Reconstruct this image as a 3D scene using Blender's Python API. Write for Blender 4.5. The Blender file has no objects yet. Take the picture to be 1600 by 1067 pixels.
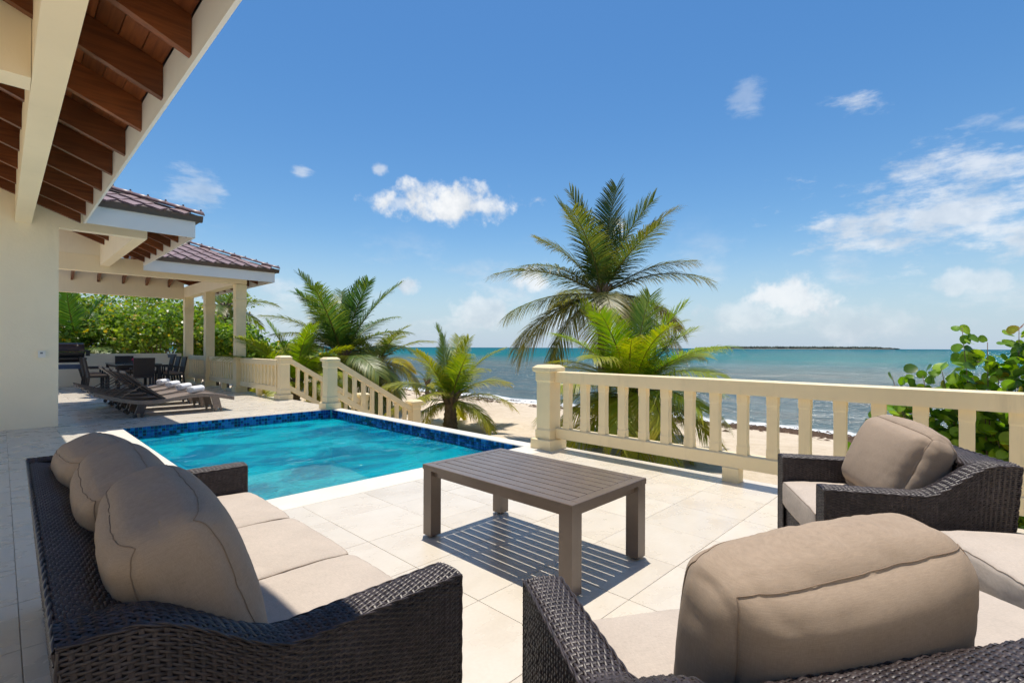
import bpy, bmesh, math, random
import numpy as np
from mathutils import Vector, Matrix, noise as mnoise
R_ = math.radians
sc = bpy.context.scene
col = sc.collection
rng = random.Random(7)
nprng = np.random.default_rng(7)

# ------------------------------------------------------------------ camera
CAM_H = 1.25
AB = math.atan(745 / 772)              # angle between the view axis and the +X axis
cam_d = bpy.data.cameras.new('camera')
cam_d.sensor_width = 36.0
cam_d.lens = 772 / 1600 * 36
cam_d.shift_y = 9.4 / 1600
cam_d.clip_start = 0.05
cam_d.clip_end = 20000
cam = bpy.data.objects.new('camera', cam_d)
col.objects.link(cam)
cam.location = (0, 0, CAM_H)
fwd = Vector((math.cos(AB), math.sin(AB), 0))
rgt = Vector((math.sin(AB), -math.cos(AB), 0))
upv = Vector((0, 0, 1))
ROLL = 0.004
r2v = rgt * math.cos(ROLL) + upv * math.sin(ROLL)
u2v = upv * math.cos(ROLL) - rgt * math.sin(ROLL)
m3 = Matrix((r2v, u2v, -fwd)).transposed()
cam.matrix_world = Matrix.Translation((0, 0, CAM_H)) @ m3.to_4x4()
sc.camera = cam

def ray(x, y):
    """direction in the world seen at photo pixel (used only to aim sky clouds)"""
    return (fwd + rgt * ((x - 800) / 772) + upv * ((542.9 + .004 * (x - 800) - y) / 772)).normalized()

# ------------------------------------------------------------------ sky, sun, exposure
SUN_T = Vector((0.115, 0.13, 1.0))       # towards the sun
SUN_EL = math.asin(1.0 / SUN_T.length)
SUN_AZ = math.atan2(SUN_T.x, SUN_T.y)
world = bpy.data.worlds.new('World')
sc.world = world
world.use_nodes = True
wt = world.node_tree
wt.nodes.clear()

class NT:
    def __init__(s, nt): s.nt = nt
    def n(s, typ, **kw):
        nd = s.nt.nodes.new(typ)
        ins = kw.pop('ins', {})
        for k, v in kw.items(): setattr(nd, k, v)
        for k, v in ins.items():
            sock = nd.inputs[k]
            if isinstance(v, bpy.types.NodeSocket): s.nt.links.new(v, sock)
            else: sock.default_value = v
        return nd
    def math(s, op, a, b=0.0, c=0.0, clamp=False):
        nd = s.n('ShaderNodeMath', operation=op, use_clamp=clamp)
        for i, v in enumerate((a, b, c)):
            if isinstance(v, bpy.types.NodeSocket): s.nt.links.new(v, nd.inputs[i])
            else: nd.inputs[i].default_value = v
        return nd.outputs[0]
    def vdot(s, a, v):
        nd = s.n('ShaderNodeVectorMath', operation='DOT_PRODUCT')
        s.nt.links.new(a, nd.inputs[0]); nd.inputs[1].default_value = v
        return nd.outputs['Value']
    def smooth(s, v, lo, hi):
        nd = s.n('ShaderNodeMapRange', interpolation_type='SMOOTHSTEP', ins={0: v, 1: lo, 2: hi})
        return nd.outputs[0]
    def ramp(s, fac, stops, interp='LINEAR'):
        nd = s.n('ShaderNodeValToRGB', ins={0: fac})
        cr = nd.color_ramp; cr.interpolation = interp
        while len(cr.elements) < len(stops): cr.elements.new(0.5)
        for e, (p, c) in zip(cr.elements, stops):
            e.position = p; e.color = (*c, 1) if len(c) == 3 else c
        return nd.outputs[0]
    def mix(s, fac, a, b, blend='MIX'):
        nd = s.n('ShaderNodeMix', data_type='RGBA', blend_type=blend)
        for k, v in ((0, fac), (6, a), (7, b)):
            if isinstance(v, bpy.types.NodeSocket): s.nt.links.new(v, nd.inputs[k])
            else: nd.inputs[k].default_value = v if k == 0 else ((*v, 1) if len(v) == 3 else v)
        return nd.outputs[2]
    def noise(s, vec, scale, detail=4, rough=.55, dist=0.0, out=0):
        nd = s.n('ShaderNodeTexNoise', ins={'Scale': scale, 'Detail': detail, 'Roughness': rough, 'Distortion': dist})
        if vec is not None: s.nt.links.new(vec, nd.inputs['Vector'])
        return nd.outputs[out]

w = NT(wt)
sky = w.n('ShaderNodeTexSky', sky_type='NISHITA', sun_disc=False, sun_elevation=SUN_EL, sun_rotation=SUN_AZ,
          altitude=0.0, air_density=1.15, dust_density=0.35, ozone_density=3.2)
sat = w.n('ShaderNodeHueSaturation', ins={'Saturation': 1.28, 'Color': sky.outputs[0]})
bg_sky = w.n('ShaderNodeBackground', ins={0: sat.outputs[0], 1: 0.067})
tc = w.n('ShaderNodeTexCoord')
dirv = tc.outputs['Generated']
nz1 = w.noise(dirv, 9.0, 5, .62)
nz2 = w.noise(dirv, 26.0, 4, .6)
warp = w.math('ADD', w.math('MULTIPLY', w.math('SUBTRACT', nz1, .5), 1.5), w.math('MULTIPLY', w.math('SUBTRACT', nz2, .5), 1.5))
wispn = w.n('ShaderNodeMapping', ins={'Vector': dirv, 'Scale': (3.0, 3.0, 9.0), 'Rotation': (.3, .2, .4)})
nz3 = w.noise(wispn.outputs[0], 3.2, 6, .64)
wwarp = w.math('ADD', w.math('MULTIPLY', w.math('SUBTRACT', nz3, .5), 3.2), w.math('MULTIPLY', w.math('SUBTRACT', nz2, .5), .9))
# (centre pixel, half width, half height, density, wispy)
CLOUDS = [((700, 318), 132, 40, 1.0, 0), ((745, 322), 70, 26, .9, 0), ((640, 318), 60, 20, .55, 0), ((1225, 462), 88, 46, .8, 0), ((1165, 490), 80, 34, .45, 0),
          ((312, 296), 52, 42, .42, 1), ((1335, 162), 58, 22, .6, 1), ((1165, 152), 28, 32, .26, 1), ((1470, 345), 250, 84, .72, 1),
          ((1570, 270), 190, 62, .68, 1), ((1600, 195), 80, 22, .35, 1), ((592, 265), 18, 13, .55, 0), ((636, 446), 24, 16, .7, 0), ((468, 267), 20, 12, .5, 1),
          ((752, 490), 62, 38, .55, 0), ((838, 436), 52, 36, .8, 0), ((1520, 440), 80, 30, .5, 0), ((1340, 505), 140, 34, .35, 0), ((870, 500), 90, 34, .35, 0)]
mask = None
for (px, py), hw, hh, dens, wisp in CLOUDS:
    c = ray(px, py)
    a = rgt - c * rgt.dot(c); a.normalize()
    b = c.cross(a) * -1
    if b.z < 0: b = -b
    k = 1 / (1 + ((px - 800) / 772) ** 2) ** .5 / 772     # pixels to direction units
    da = w.math('SUBTRACT', w.vdot(dirv, tuple(a / (hw * k * .92))), 0.0)
    db = w.math('SUBTRACT', w.vdot(dirv, tuple(b / (hh * k))), 0.0)
    d2 = w.math('SQRT', w.math('ADD', w.math('MULTIPLY', da, da), w.math('MULTIPLY', db, db)))
    front = w.math('GREATER_THAN', w.vdot(dirv, tuple(c)), 0.3)
    v = w.math('ADD', w.math('SUBTRACT', 1.0, d2), wwarp if wisp else warp)
    mk = w.math('MULTIPLY', w.math('MULTIPLY', w.smooth(v, .12, 1.05 if wisp else .72), dens), front)
    mask = mk if mask is None else w.math('MAXIMUM', mask, mk)
# low cloud bank all round the horizon and thin high cloud everywhere
sep = w.n('ShaderNodeSeparateXYZ', ins={0: dirv})
el = sep.outputs[2]
band = w.math('MULTIPLY', w.smooth(el, 0.0, .05), w.math('SUBTRACT', 1.0, w.smooth(el, .09, .26)))
lown = w.n('ShaderNodeMapping', ins={'Vector': dirv, 'Scale': (1, 1, 2.2)})
bank = w.math('MULTIPLY', w.smooth(w.noise(lown.outputs[0], 6.5, 5, .62), .49, .78), w.math('MULTIPLY', band, .62))
mask = w.math('MAXIMUM', mask, bank)
haze_low = w.math('MULTIPLY', w.math('SUBTRACT', 1.0, w.smooth(el, -.02, .23)), .84)
mask = w.math('MAXIMUM', mask, 0.0, clamp=True)
shade = w.ramp(w.noise(dirv, 14.0, 4, .6), [(.32, (.62, .68, .76)), (.58, (.93, .95, .97)), (.75, (1, 1, 1))])
bg_cloud = w.n('ShaderNodeBackground', ins={0: shade, 1: 0.52})
bg_haze = w.n('ShaderNodeBackground', ins={0: (.46, .61, .79, 1), 1: 0.53})
mx0 = w.n('ShaderNodeMixShader', ins={0: haze_low, 1: bg_sky.outputs[0], 2: bg_haze.outputs[0]})
mx = w.n('ShaderNodeMixShader', ins={0: mask, 1: mx0.outputs[0], 2: bg_cloud.outputs[0]})
wo = w.n('ShaderNodeOutputWorld', ins={0: mx.outputs[0]})
world.cycles.sampling_method = 'MANUAL'; world.cycles.sample_map_resolution = 256

sun_d = bpy.data.lights.new('sun', 'SUN')
sun_d.energy = 2.75
sun_d.angle = R_(0.53)
sun_d.color = (1.0, .925, .81)
sun = bpy.data.objects.new('sun', sun_d)
col.objects.link(sun)
sun.rotation_euler = SUN_T.to_track_quat('Z', 'Y').to_euler()
sun.location = (3, 3, 30)

sc.view_settings.view_transform = 'Standard'
sc.view_settings.look = 'None'
sc.view_settings.exposure = 0.94
sc.view_settings.gamma = 1.0
sc.view_settings.use_curve_mapping = False
sc.cycles.max_bounces = 7
sc.cycles.diffuse_bounces = 6
sc.cycles.transparent_max_bounces = 12
sc.cycles.use_adaptive_sampling = True
sc.cycles.adaptive_threshold = 0.025
sc.cycles.caustics_reflective = False
sc.cycles.caustics_refractive = False
sc.cycles.sample_clamp_indirect = 10.0
try: sc.cycles.use_denoising = True
except Exception: pass

# ------------------------------------------------------------------ materials
def new_mat(name):
    m = bpy.data.materials.new(name); m.use_nodes = True
    t = NT(m.node_tree); m.node_tree.nodes.clear()
    out = t.n('ShaderNodeOutputMaterial')
    return m, t, out

def principled(t, out, **ins):
    p = t.n('ShaderNodeBsdfPrincipled', ins=ins)
    t.nt.links.new(p.outputs[0], out.inputs[0])
    return p

def bump(t, h, strength=.3, dist=.01):
    return t.n('ShaderNodeBump', ins={'Strength': strength, 'Distance': dist, 'Height': h}).outputs[0]

def mat_basic(name, c, rough=.6, var=.12, scale=3.0, bscale=40, bstr=.1, bdist=.003, metallic=0.0, spec=.5, coord='Object', rnd=0.0, streak=0.0):
    m, t, out = new_mat(name)
    co = t.n('ShaderNodeTexCoord').outputs[coord]
    nz = t.noise(co, scale, 5, .6)
    d = tuple(max(0, x * (1 - var)) for x in c); l = tuple(min(1, x * (1 + var)) for x in c)
    cc = t.ramp(nz, [(.3, d), (.7, l)])
    if streak:
        wp = t.n('ShaderNodeNewGeometry').outputs['Position']
        sm_ = t.n('ShaderNodeMapping', ins={'Vector': wp, 'Scale': (9, 9, .9)})
        sk_ = t.math('MULTIPLY', t.smooth(t.noise(sm_.outputs[0], 1.0, 5, .65), .50, .78), t.smooth(t.noise(wp, 1.7, 4, .6), .42, .65))
        cc = t.mix(t.math('MULTIPLY', sk_, streak), cc, tuple(x * .45 for x in c))
    if rnd:
        oi = t.n('ShaderNodeObjectInfo')
        f = t.math('ADD', 1 - rnd, t.math('MULTIPLY', oi.outputs['Random'], 2 * rnd))
        hs = t.n('ShaderNodeHueSaturation', ins={'Value': f, 'Color': cc}); cc = hs.outputs[0]
    b = bump(t, t.noise(co, bscale, 4, .6), bstr, bdist)
    p = principled(t, out, **{'Base Color': cc, 'Roughness': rough, 'Metallic': metallic, 'Normal': b, 'Specular IOR Level': spec})
    return m

M = {}
M['cream'] = mat_basic('cream_paint', (.84, .70, .43), .5, .075, 1.3, 35, .12, .004, streak=.38)
M['wall'] = mat_basic('wall_paint', (.93, .84, .65), .75, .05, .7, 26, .30, .008, streak=.14)
M['beam'] = mat_basic('beam_paint', (.92, .80, .57), .75, .05, .7, 26, .25, .007, streak=.12)
M['white'] = mat_basic('white_paint', (.80, .81, .80), .5, .03, 1.0, 60, .05)
M['gutter'] = mat_basic('gutter_metal', (.075, .052, .045), .35, .1, 2, 50, .03)
M['rtile'] = mat_basic('roof_tile', (.235, .150, .145), .42, .16, 9, 60, .12, .002, rnd=.14)
M['rgap'] = mat_basic('roof_gap_shade', (.06, .035, .035), .7, .1)  # skin kept dark: shadow lines between the tiles put into its colour
M['table'] = mat_basic('table_metal', (.155, .118, .093), .27, .10, 6, 120, .05, .001)
M['blackmetal'] = mat_basic('black_metal', (.02, .02, .022), .35, .2, 4)
M['bluemetal'] = mat_basic('blue_metal', (.03, .07, .17), .4, .2, 4)
M['drum'] = mat_basic('drum_metal', (.055, .035, .028), .38, .3, 3)
M['darkwicker'] = mat_basic('dark_woven', (.030, .022, .020), .5, .3, 40, 160, .5, .004)
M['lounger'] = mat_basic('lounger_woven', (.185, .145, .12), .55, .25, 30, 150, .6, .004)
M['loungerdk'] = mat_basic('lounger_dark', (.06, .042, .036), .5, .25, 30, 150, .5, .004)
M['towel'] = mat_basic('towel', (.82, .82, .84), .95, .04, 20, 300, .5, .004)
M['plastic'] = mat_basic('white_plastic', (.75, .76, .74), .4, .02, 2)
M['pink'] = mat_basic('pink_petal', (.55, .02, .12), .6, .2, 20)
M['greybox'] = mat_basic('grey_plastic', (.16, .18, .22), .5, .1, 5)
M['step'] = mat_basic('concrete', (.52, .46, .38), .8, .08, 3, 60, .2)
M['glasstop'] = mat_basic('table_glass', (.12, .15, .17), .08, .1, 2)

def wood_mat(name, c1, c2, axis='X', rough=.42):
    m, t, out = new_mat(name)
    co = t.n('ShaderNodeTexCoord').outputs['Object']
    s = (2, 30, 30) if axis == 'X' else (30, 2, 30)
    mp = t.n('ShaderNodeMapping', ins={'Vector': co, 'Scale': s})
    g = t.noise(mp.outputs[0], 1.0, 6, .6, .4)
    big = t.noise(co, 2.0, 3, .5)
    cc = t.ramp(t.math('ADD', t.math('MULTIPLY', g, .7), t.math('MULTIPLY', big, .3)), [(.32, c1), (.66, c2)])
    oi = t.n('ShaderNodeObjectInfo')
    hs = t.n('ShaderNodeHueSaturation', ins={'Value': t.math('ADD', .72, t.math('MULTIPLY', oi.outputs['Random'], .56)), 'Color': cc})
    principled(t, out, **{'Base Color': hs.outputs[0], 'Roughness': rough, 'Normal': bump(t, g, .15, .003)})
    return m
M['rafter'] = wood_mat('rafter_wood', (.085, .025, .008), (.24, .075, .022), 'X')
M['plank'] = wood_mat('plank_wood', (.11, .030, .010), (.32, .10, .03), 'Y')

def tile_mat():
    m, t, out = new_mat('stone_tile')
    pos = t.n('ShaderNodeNewGeometry').outputs['Position']
    oi = t.n('ShaderNodeObjectInfo')
    off = t.n('ShaderNodeVectorMath', operation='ADD')
    comb = t.n('ShaderNodeCombineXYZ', ins={0: t.math('MULTIPLY', oi.outputs['Random'], 37.0), 1: t.math('MULTIPLY', oi.outputs['Random'], 91.0), 2: 0.0})
    t.nt.links.new(pos, off.inputs[0]); t.nt.links.new(comb.outputs[0], off.inputs[1])
    v = off.outputs[0]
    st = t.n('ShaderNodeMapping', ins={'Vector': v, 'Scale': (1.0, 1.25, 1.0), 'Rotation': (0, 0, .5)})
    n1 = t.noise(st.outputs[0], 3.0, 5, .58, .2)
    n2 = t.noise(v, 60.0, 3, .6)
    cc = t.ramp(n1, [(.25, (.555, .495, .41)), (.46, (.60, .545, .46)), (.64, (.63, .58, .50)), (.82, (.60, .56, .49))])
    cc = t.mix(.09, cc, t.ramp(n2, [(.3, (.5, .4, .3)), (.7, (.85, .8, .7))]), 'MIX')
    hs = t.n('ShaderNodeHueSaturation', ins={'Value': t.math('ADD', .95, t.math('MULTIPLY', oi.outputs['Random'], .08)), 'Color': cc})
    h = t.math('ADD', t.math('MULTIPLY', n1, 1.0), t.math('MULTIPLY', n2, .25))
    principled(t, out, **{'Base Color': hs.outputs[0], 'Roughness': t.math('ADD', .22, t.math('MULTIPLY', n1, .12)), 'Normal': bump(t, h, .08, .002), 'Specular IOR Level': .5})
    return m
M['tile'] = tile_mat()
M['grout'] = mat_basic('grout', (.50, .44, .36), .9, .1, 10, 200, .2)
M['coping'] = mat_basic('coping_stone', (.68, .64, .56), .5, .05, 4, 80, .15)

def fabric_mat(name, c):
    m, t, out = new_mat(name)
    co = t.n('ShaderNodeTexCoord').outputs['Object']
    m1 = t.n('ShaderNodeMapping', ins={'Vector': co, 'Scale': (60, 700, 60)})
    m2 = t.n('ShaderNodeMapping', ins={'Vector': co, 'Scale': (700, 60, 700)})
    a = t.noise(m1.outputs[0], 1.0, 2, .5); b = t.noise(m2.outputs[0], 1.0, 2, .5)
    f = t.math('MULTIPLY', t.math('ADD', a, b), .5)
    big = t.noise(co, 7, 4, .6)
    cc = t.ramp(t.math('ADD', t.math('MULTIPLY', f, .75), t.math('MULTIPLY', big, .25)), [(.34, tuple(x * .82 for x in c)), (.66, tuple(min(1, x * 1.14) for x in c))])
    wr = t.noise(co, 7, 3, .5)
    h = t.math('ADD', t.math('MULTIPLY', f, .16), t.math('MULTIPLY', wr, .35))
    principled(t, out, **{'Base Color': cc, 'Roughness': .85, 'Normal': bump(t, h, .22, .006), 'Specular IOR Level': .15})
    return m
M['fabric'] = fabric_mat('pillow_fabric', (.345, .268, .202))
M['seatfabric'] = fabric_mat('seat_fabric', (.47, .405, .345))
M['seam'] = mat_basic('seam_thread', (.26, .19, .135), .9, .1, 40)

def wicker_mat():
    m, t, out = new_mat('wicker_strand')
    co = t.n('ShaderNodeTexCoord').outputs['Object']
    n1 = t.noise(co, 55, 3, .6)
    n2 = t.noise(co, 9, 3, .6)
    cc = t.ramp(t.math('ADD', t.math('MULTIPLY', n1, .6), t.math('MULTIPLY', n2, .4)), [(.28, (.012, .008, .008)), (.5, (.036, .026, .026)), (.74, (.085, .068, .068))])
    principled(t, out, **{'Base Color': cc, 'Roughness': .42, 'Specular IOR Level': .5, 'Normal': bump(t, t.noise(co, 420, 2, .5), .12, .001)})
    return m
M['wicker'] = wicker_mat()
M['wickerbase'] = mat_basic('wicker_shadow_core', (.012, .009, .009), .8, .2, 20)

def leaf_mat(name, transl=.38, rough=.42):
    m, t, out = new_mat(name)
    at = t.n('ShaderNodeAttribute', attribute_name='Col')
    oi = t.n('ShaderNodeObjectInfo')
    pos = t.n('ShaderNodeNewGeometry').outputs['Position']
    hs = t.n('ShaderNodeHueSaturation', ins={'Hue': t.math('ADD', .49, t.math('MULTIPLY', oi.outputs['Random'], .02)),
             'Value': t.math('ADD', .75, t.math('MULTIPLY', t.noise(pos, 2.5, 3, .6), .5)), 'Color': at.outputs['Color']})
    p = t.n('ShaderNodeBsdfPrincipled', ins={'Base Color': hs.outputs[0], 'Roughness': rough, 'Specular IOR Level': .45})
    hs2 = t.n('ShaderNodeHueSaturation', ins={'Value': 1.5, 'Saturation': 1.1, 'Color': hs.outputs[0]})
    tr = t.n('ShaderNodeBsdfTranslucent', ins={0: hs2.outputs[0]})
    mx = t.n('ShaderNodeMixShader', ins={0: transl, 1: p.outputs[0], 2: tr.outputs[0]})
    t.nt.links.new(mx.outputs[0], out.inputs[0])
    return m
M['leaf'] = leaf_mat('palm_leaf', .40)
M['grape'] = leaf_mat('sea_grape_leaf', .45, .35)
M['trunk'] = mat_basic('palm_trunk', (.17, .12, .08), .9, .4, 9, 30, .8, .03)
M['branch'] = mat_basic('branch_bark', (.16, .12, .09), .9, .3, 9, 40, .5, .01)
M['weed'] = mat_basic('sea_wrack', (.085, .048, .026), .9, .4, 8, 40, .4, .01)
M['island'] = mat_basic('island_trees', (.045, .065, .05), .9, .4, .02, .05, .5, 2.0)

def sand_mat():
    m, t, out = new_mat('beach_sand')
    pos = t.n('ShaderNodeNewGeometry').outputs['Position']
    n1 = t.noise(pos, .35, 6, .6); n2 = t.noise(pos, 5.0, 5, .65); n3 = t.noise(pos, 90.0, 3, .7)
    cc = t.ramp(t.math('ADD', t.math('MULTIPLY', n1, .5), t.math('MULTIPLY', n2, .5)), [(.32, (.46, .37, .26)), (.5, (.57, .475, .355)), (.68, (.64, .55, .43))])
    cc = t.mix(t.math('MULTIPLY', t.smooth(n3, .58, .74), .5), cc, (.30, .23, .16))
    sx = t.n('ShaderNodeSeparateXYZ', ins={0: pos})
    wet = t.smooth(t.math('ADD', sx.outputs[0], t.math('MULTIPLY', t.math('SUBTRACT', n1, .5), 1.6)), 17.6, 18.4)
    cc = t.mix(t.math('MULTIPLY', wet, .75), cc, (.20, .155, .11))
    h = t.math('ADD', t.math('MULTIPLY', t.noise(pos, 3.2, 4, .6), 1.0), t.math('MULTIPLY', n3, .10))
    principled(t, out, **{'Base Color': cc, 'Roughness': .92, 'Normal': bump(t, h, .8, .10), 'Specular IOR Level': .2})
    return m
M['sand'] = sand_mat()

def sea_mat():
    m, t, out = new_mat('sea_water')
    pos = t.n('ShaderNodeNewGeometry').outputs['Position']
    sx = t.n('ShaderNodeSeparateXYZ', ins={0: pos})
    nb = t.noise(t.n('ShaderNodeMapping', ins={'Vector': pos, 'Scale': (.035, .012, 1)}).outputs[0], 1.0, 6, .62, .3)
    x = t.math('ADD', sx.outputs[0], t.math('MULTIPLY', t.math('SUBTRACT', nb, .5), 46.0))
    lg = t.math('LOGARITHM', t.math('MAXIMUM', t.math('SUBTRACT', x, 8.0), 2.0), 10.0)
    f = t.math('DIVIDE', lg, 4.0)
    cc = t.ramp(f, [(.22, (.095, .138, .145)), (.34, (.070, .120, .138)), (.42, (.092, .142, .146)), (.475, (.045, .140, .160)), (.52, (.0, .135, .155)), (.68, (.0, .110, .145)), (.9, (.0, .080, .125))])
    patch = t.noise(t.n('ShaderNodeMapping', ins={'Vector': pos, 'Scale': (.5, .14, 1)}).outputs[0], 1.0, 6, .65, .4)
    near = t.math('SUBTRACT', 1.0, t.smooth(sx.outputs[0], 40, 95))
    cc = t.mix(t.math('MULTIPLY', t.smooth(patch, .47, .70), t.math('MULTIPLY', near, .55)), cc, (.17, .17, .15))
    w1 = t.noise(t.n('ShaderNodeMapping', ins={'Vector': pos, 'Scale': (1.5, .55, 1), 'Rotation': (0, 0, .25)}).outputs[0], 1.0, 6, .62, .4)
    w2 = t.noise(t.n('ShaderNodeMapping', ins={'Vector': pos, 'Scale': (.22, .07, 1), 'Rotation': (0, 0, .2)}).outputs[0], 1.0, 6, .65, .4)
    hs_ = t.n('ShaderNodeHueSaturation', ins={'Value': t.math('ADD', .62, t.math('MULTIPLY', t.math('ADD', w1, w2), .38)), 'Color': cc}); cc = hs_.outputs[0]   # wave tilt and reflection: light and dark put into the colour
    cap = t.math('MULTIPLY', t.smooth(w1, .745, .79), t.smooth(w2, .52, .62))
    foam_n = t.noise(pos, 1.6, 6, .7, .5)
    edge = t.math('ADD', sx.outputs[0], t.math('MULTIPLY', t.math('SUBTRACT', t.noise(pos, .45, 4, .6), .5), 2.6))
    shore = t.math('MULTIPLY', t.math('SUBTRACT', 1.0, t.smooth(edge, 18.3, 18.75)), t.smooth(foam_n, .30, .52))
    line2 = t.math('MULTIPLY', t.math('MULTIPLY', t.smooth(edge, 20.9, 21.3), t.math('SUBTRACT', 1.0, t.smooth(edge, 21.3, 21.9))), t.smooth(foam_n, .58, .70))
    line3 = t.math('MULTIPLY', t.math('MULTIPLY', t.smooth(edge, 25.2, 25.6), t.math('SUBTRACT', 1.0, t.smooth(edge, 25.6, 26.4))), t.smooth(t.noise(pos, .55, 5, .7), .63, .72))
    foam = t.math('MAXIMUM', t.math('MAXIMUM', shore, t.math('MAXIMUM', line2, line3)), cap, clamp=True)
    cc = t.mix(foam, cc, (.78, .80, .80))
    h = t.math('ADD', t.math('MULTIPLY', w1, .35), t.math('MULTIPLY', w2, 1.6))
    rough = t.math('ADD', .20, t.math('MULTIPLY', foam, .6))
    nbp = bump(t, h, 1.0, 1.3)
    d_ = t.n('ShaderNodeBsdfDiffuse', ins={0: cc, 'Normal': nbp})
    g_ = t.n('ShaderNodeBsdfGlossy', ins={0: (1, 1, 1, 1), 'Roughness': rough, 'Normal': nbp})
    mx = t.n('ShaderNodeMixShader', ins={0: t.math('MULTIPLY', t.math('SUBTRACT', 1.0, foam), .075), 1: d_.outputs[0], 2: g_.outputs[0]})
    t.nt.links.new(mx.outputs[0], out.inputs[0])
    return m
M['sea'] = sea_mat()

def pool_water_mat():
    m, t, out = new_mat('pool_water')
    pos = t.n('ShaderNodeNewGeometry').outputs['Position']
    n1 = t.noise(t.n('ShaderNodeMapping', ins={'Vector': pos, 'Scale': (3.0, 5.0, 1), 'Rotation': (0, 0, .6)}).outputs[0], 1.0, 4, .6, .8)
    n2 = t.noise(pos, 16.0, 4, .65, .6)
    big = t.smooth(t.noise(pos, .8, 3, .6), .42, .62)
    h = t.math('ADD', n1, t.math('MULTIPLY', t.math('MULTIPLY', n2, .42), t.math('ADD', .35, big)))
    nb = bump(t, h, 1.0, .10)
    fr = t.n('ShaderNodeFresnel', ins={'IOR': 1.22, 'Normal': nb})
    tr = t.n('ShaderNodeBsdfTransparent', ins={0: (.70, .96, .99, 1)})
    gl = t.n('ShaderNodeBsdfGlossy', ins={'Color': (1, 1, 1, 1), 'Roughness': .05, 'Normal': nb})
    # refraction wobble: a little of the light goes through bent
    rf = t.n('ShaderNodeBsdfRefraction', ins={'Color': (.55, .92, .97, 1), 'Roughness': .02, 'IOR': 1.33, 'Normal': nb})
    body0 = t.n('ShaderNodeMixShader', ins={0: .12, 1: tr.outputs[0], 2: rf.outputs[0]})
    fo1 = t.noise(t.n('ShaderNodeMapping', ins={'Vector': pos, 'Scale': (5.0, 11.0, 1), 'Rotation': (0, 0, .75)}).outputs[0], 1.0, 6, .7, 1.0)
    fo2 = t.smooth(t.noise(pos, .75, 3, .6, .5), .44, .66)
    bub = t.math('MULTIPLY', t.smooth(fo1, .53, .70), t.math('MULTIPLY', fo2, .75))
    deep = t.mix(t.smooth(t.noise(t.n('ShaderNodeMapping', ins={'Vector': pos, 'Scale': (.8, 1.3, 1), 'Rotation': (0, 0, .75)}).outputs[0], 1.0, 5, .62, .8), .36, .60), (.001, .22, .40), (.003, .58, .72))
    df = t.n('ShaderNodeBsdfDiffuse', ins={0: t.mix(bub, deep, (.45, .72, .80)), 'Normal': nb})
    body = t.n('ShaderNodeMixShader', ins={0: .52, 1: body0.outputs[0], 2: df.outputs[0]})
    mx = t.n('ShaderNodeMixShader', ins={0: t.math('MULTIPLY', fr.outputs[0], .8), 1: body.outputs[0], 2: gl.outputs[0]})
    t.nt.links.new(mx.outputs[0], out.inputs[0])
    return m
M['poolwater'] = pool_water_mat()
M['poolfloor'] = mat_basic('pool_plaster', (.010, .52, .66), .7, .08, 1.5, 40, .1)

def mosaic_mat():
    m, t, out = new_mat('glass_mosaic')
    at = t.n('ShaderNodeAttribute', attribute_name='Col')
    principled(t, out, **{'Base Color': at.outputs['Color'], 'Roughness': .15, 'Specular IOR Level': .6})
    return m
M['mosaic'] = mosaic_mat()
M['mosgrout'] = mat_basic('mosaic_grout', (.35, .45, .55), .8, .1, 20)

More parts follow.
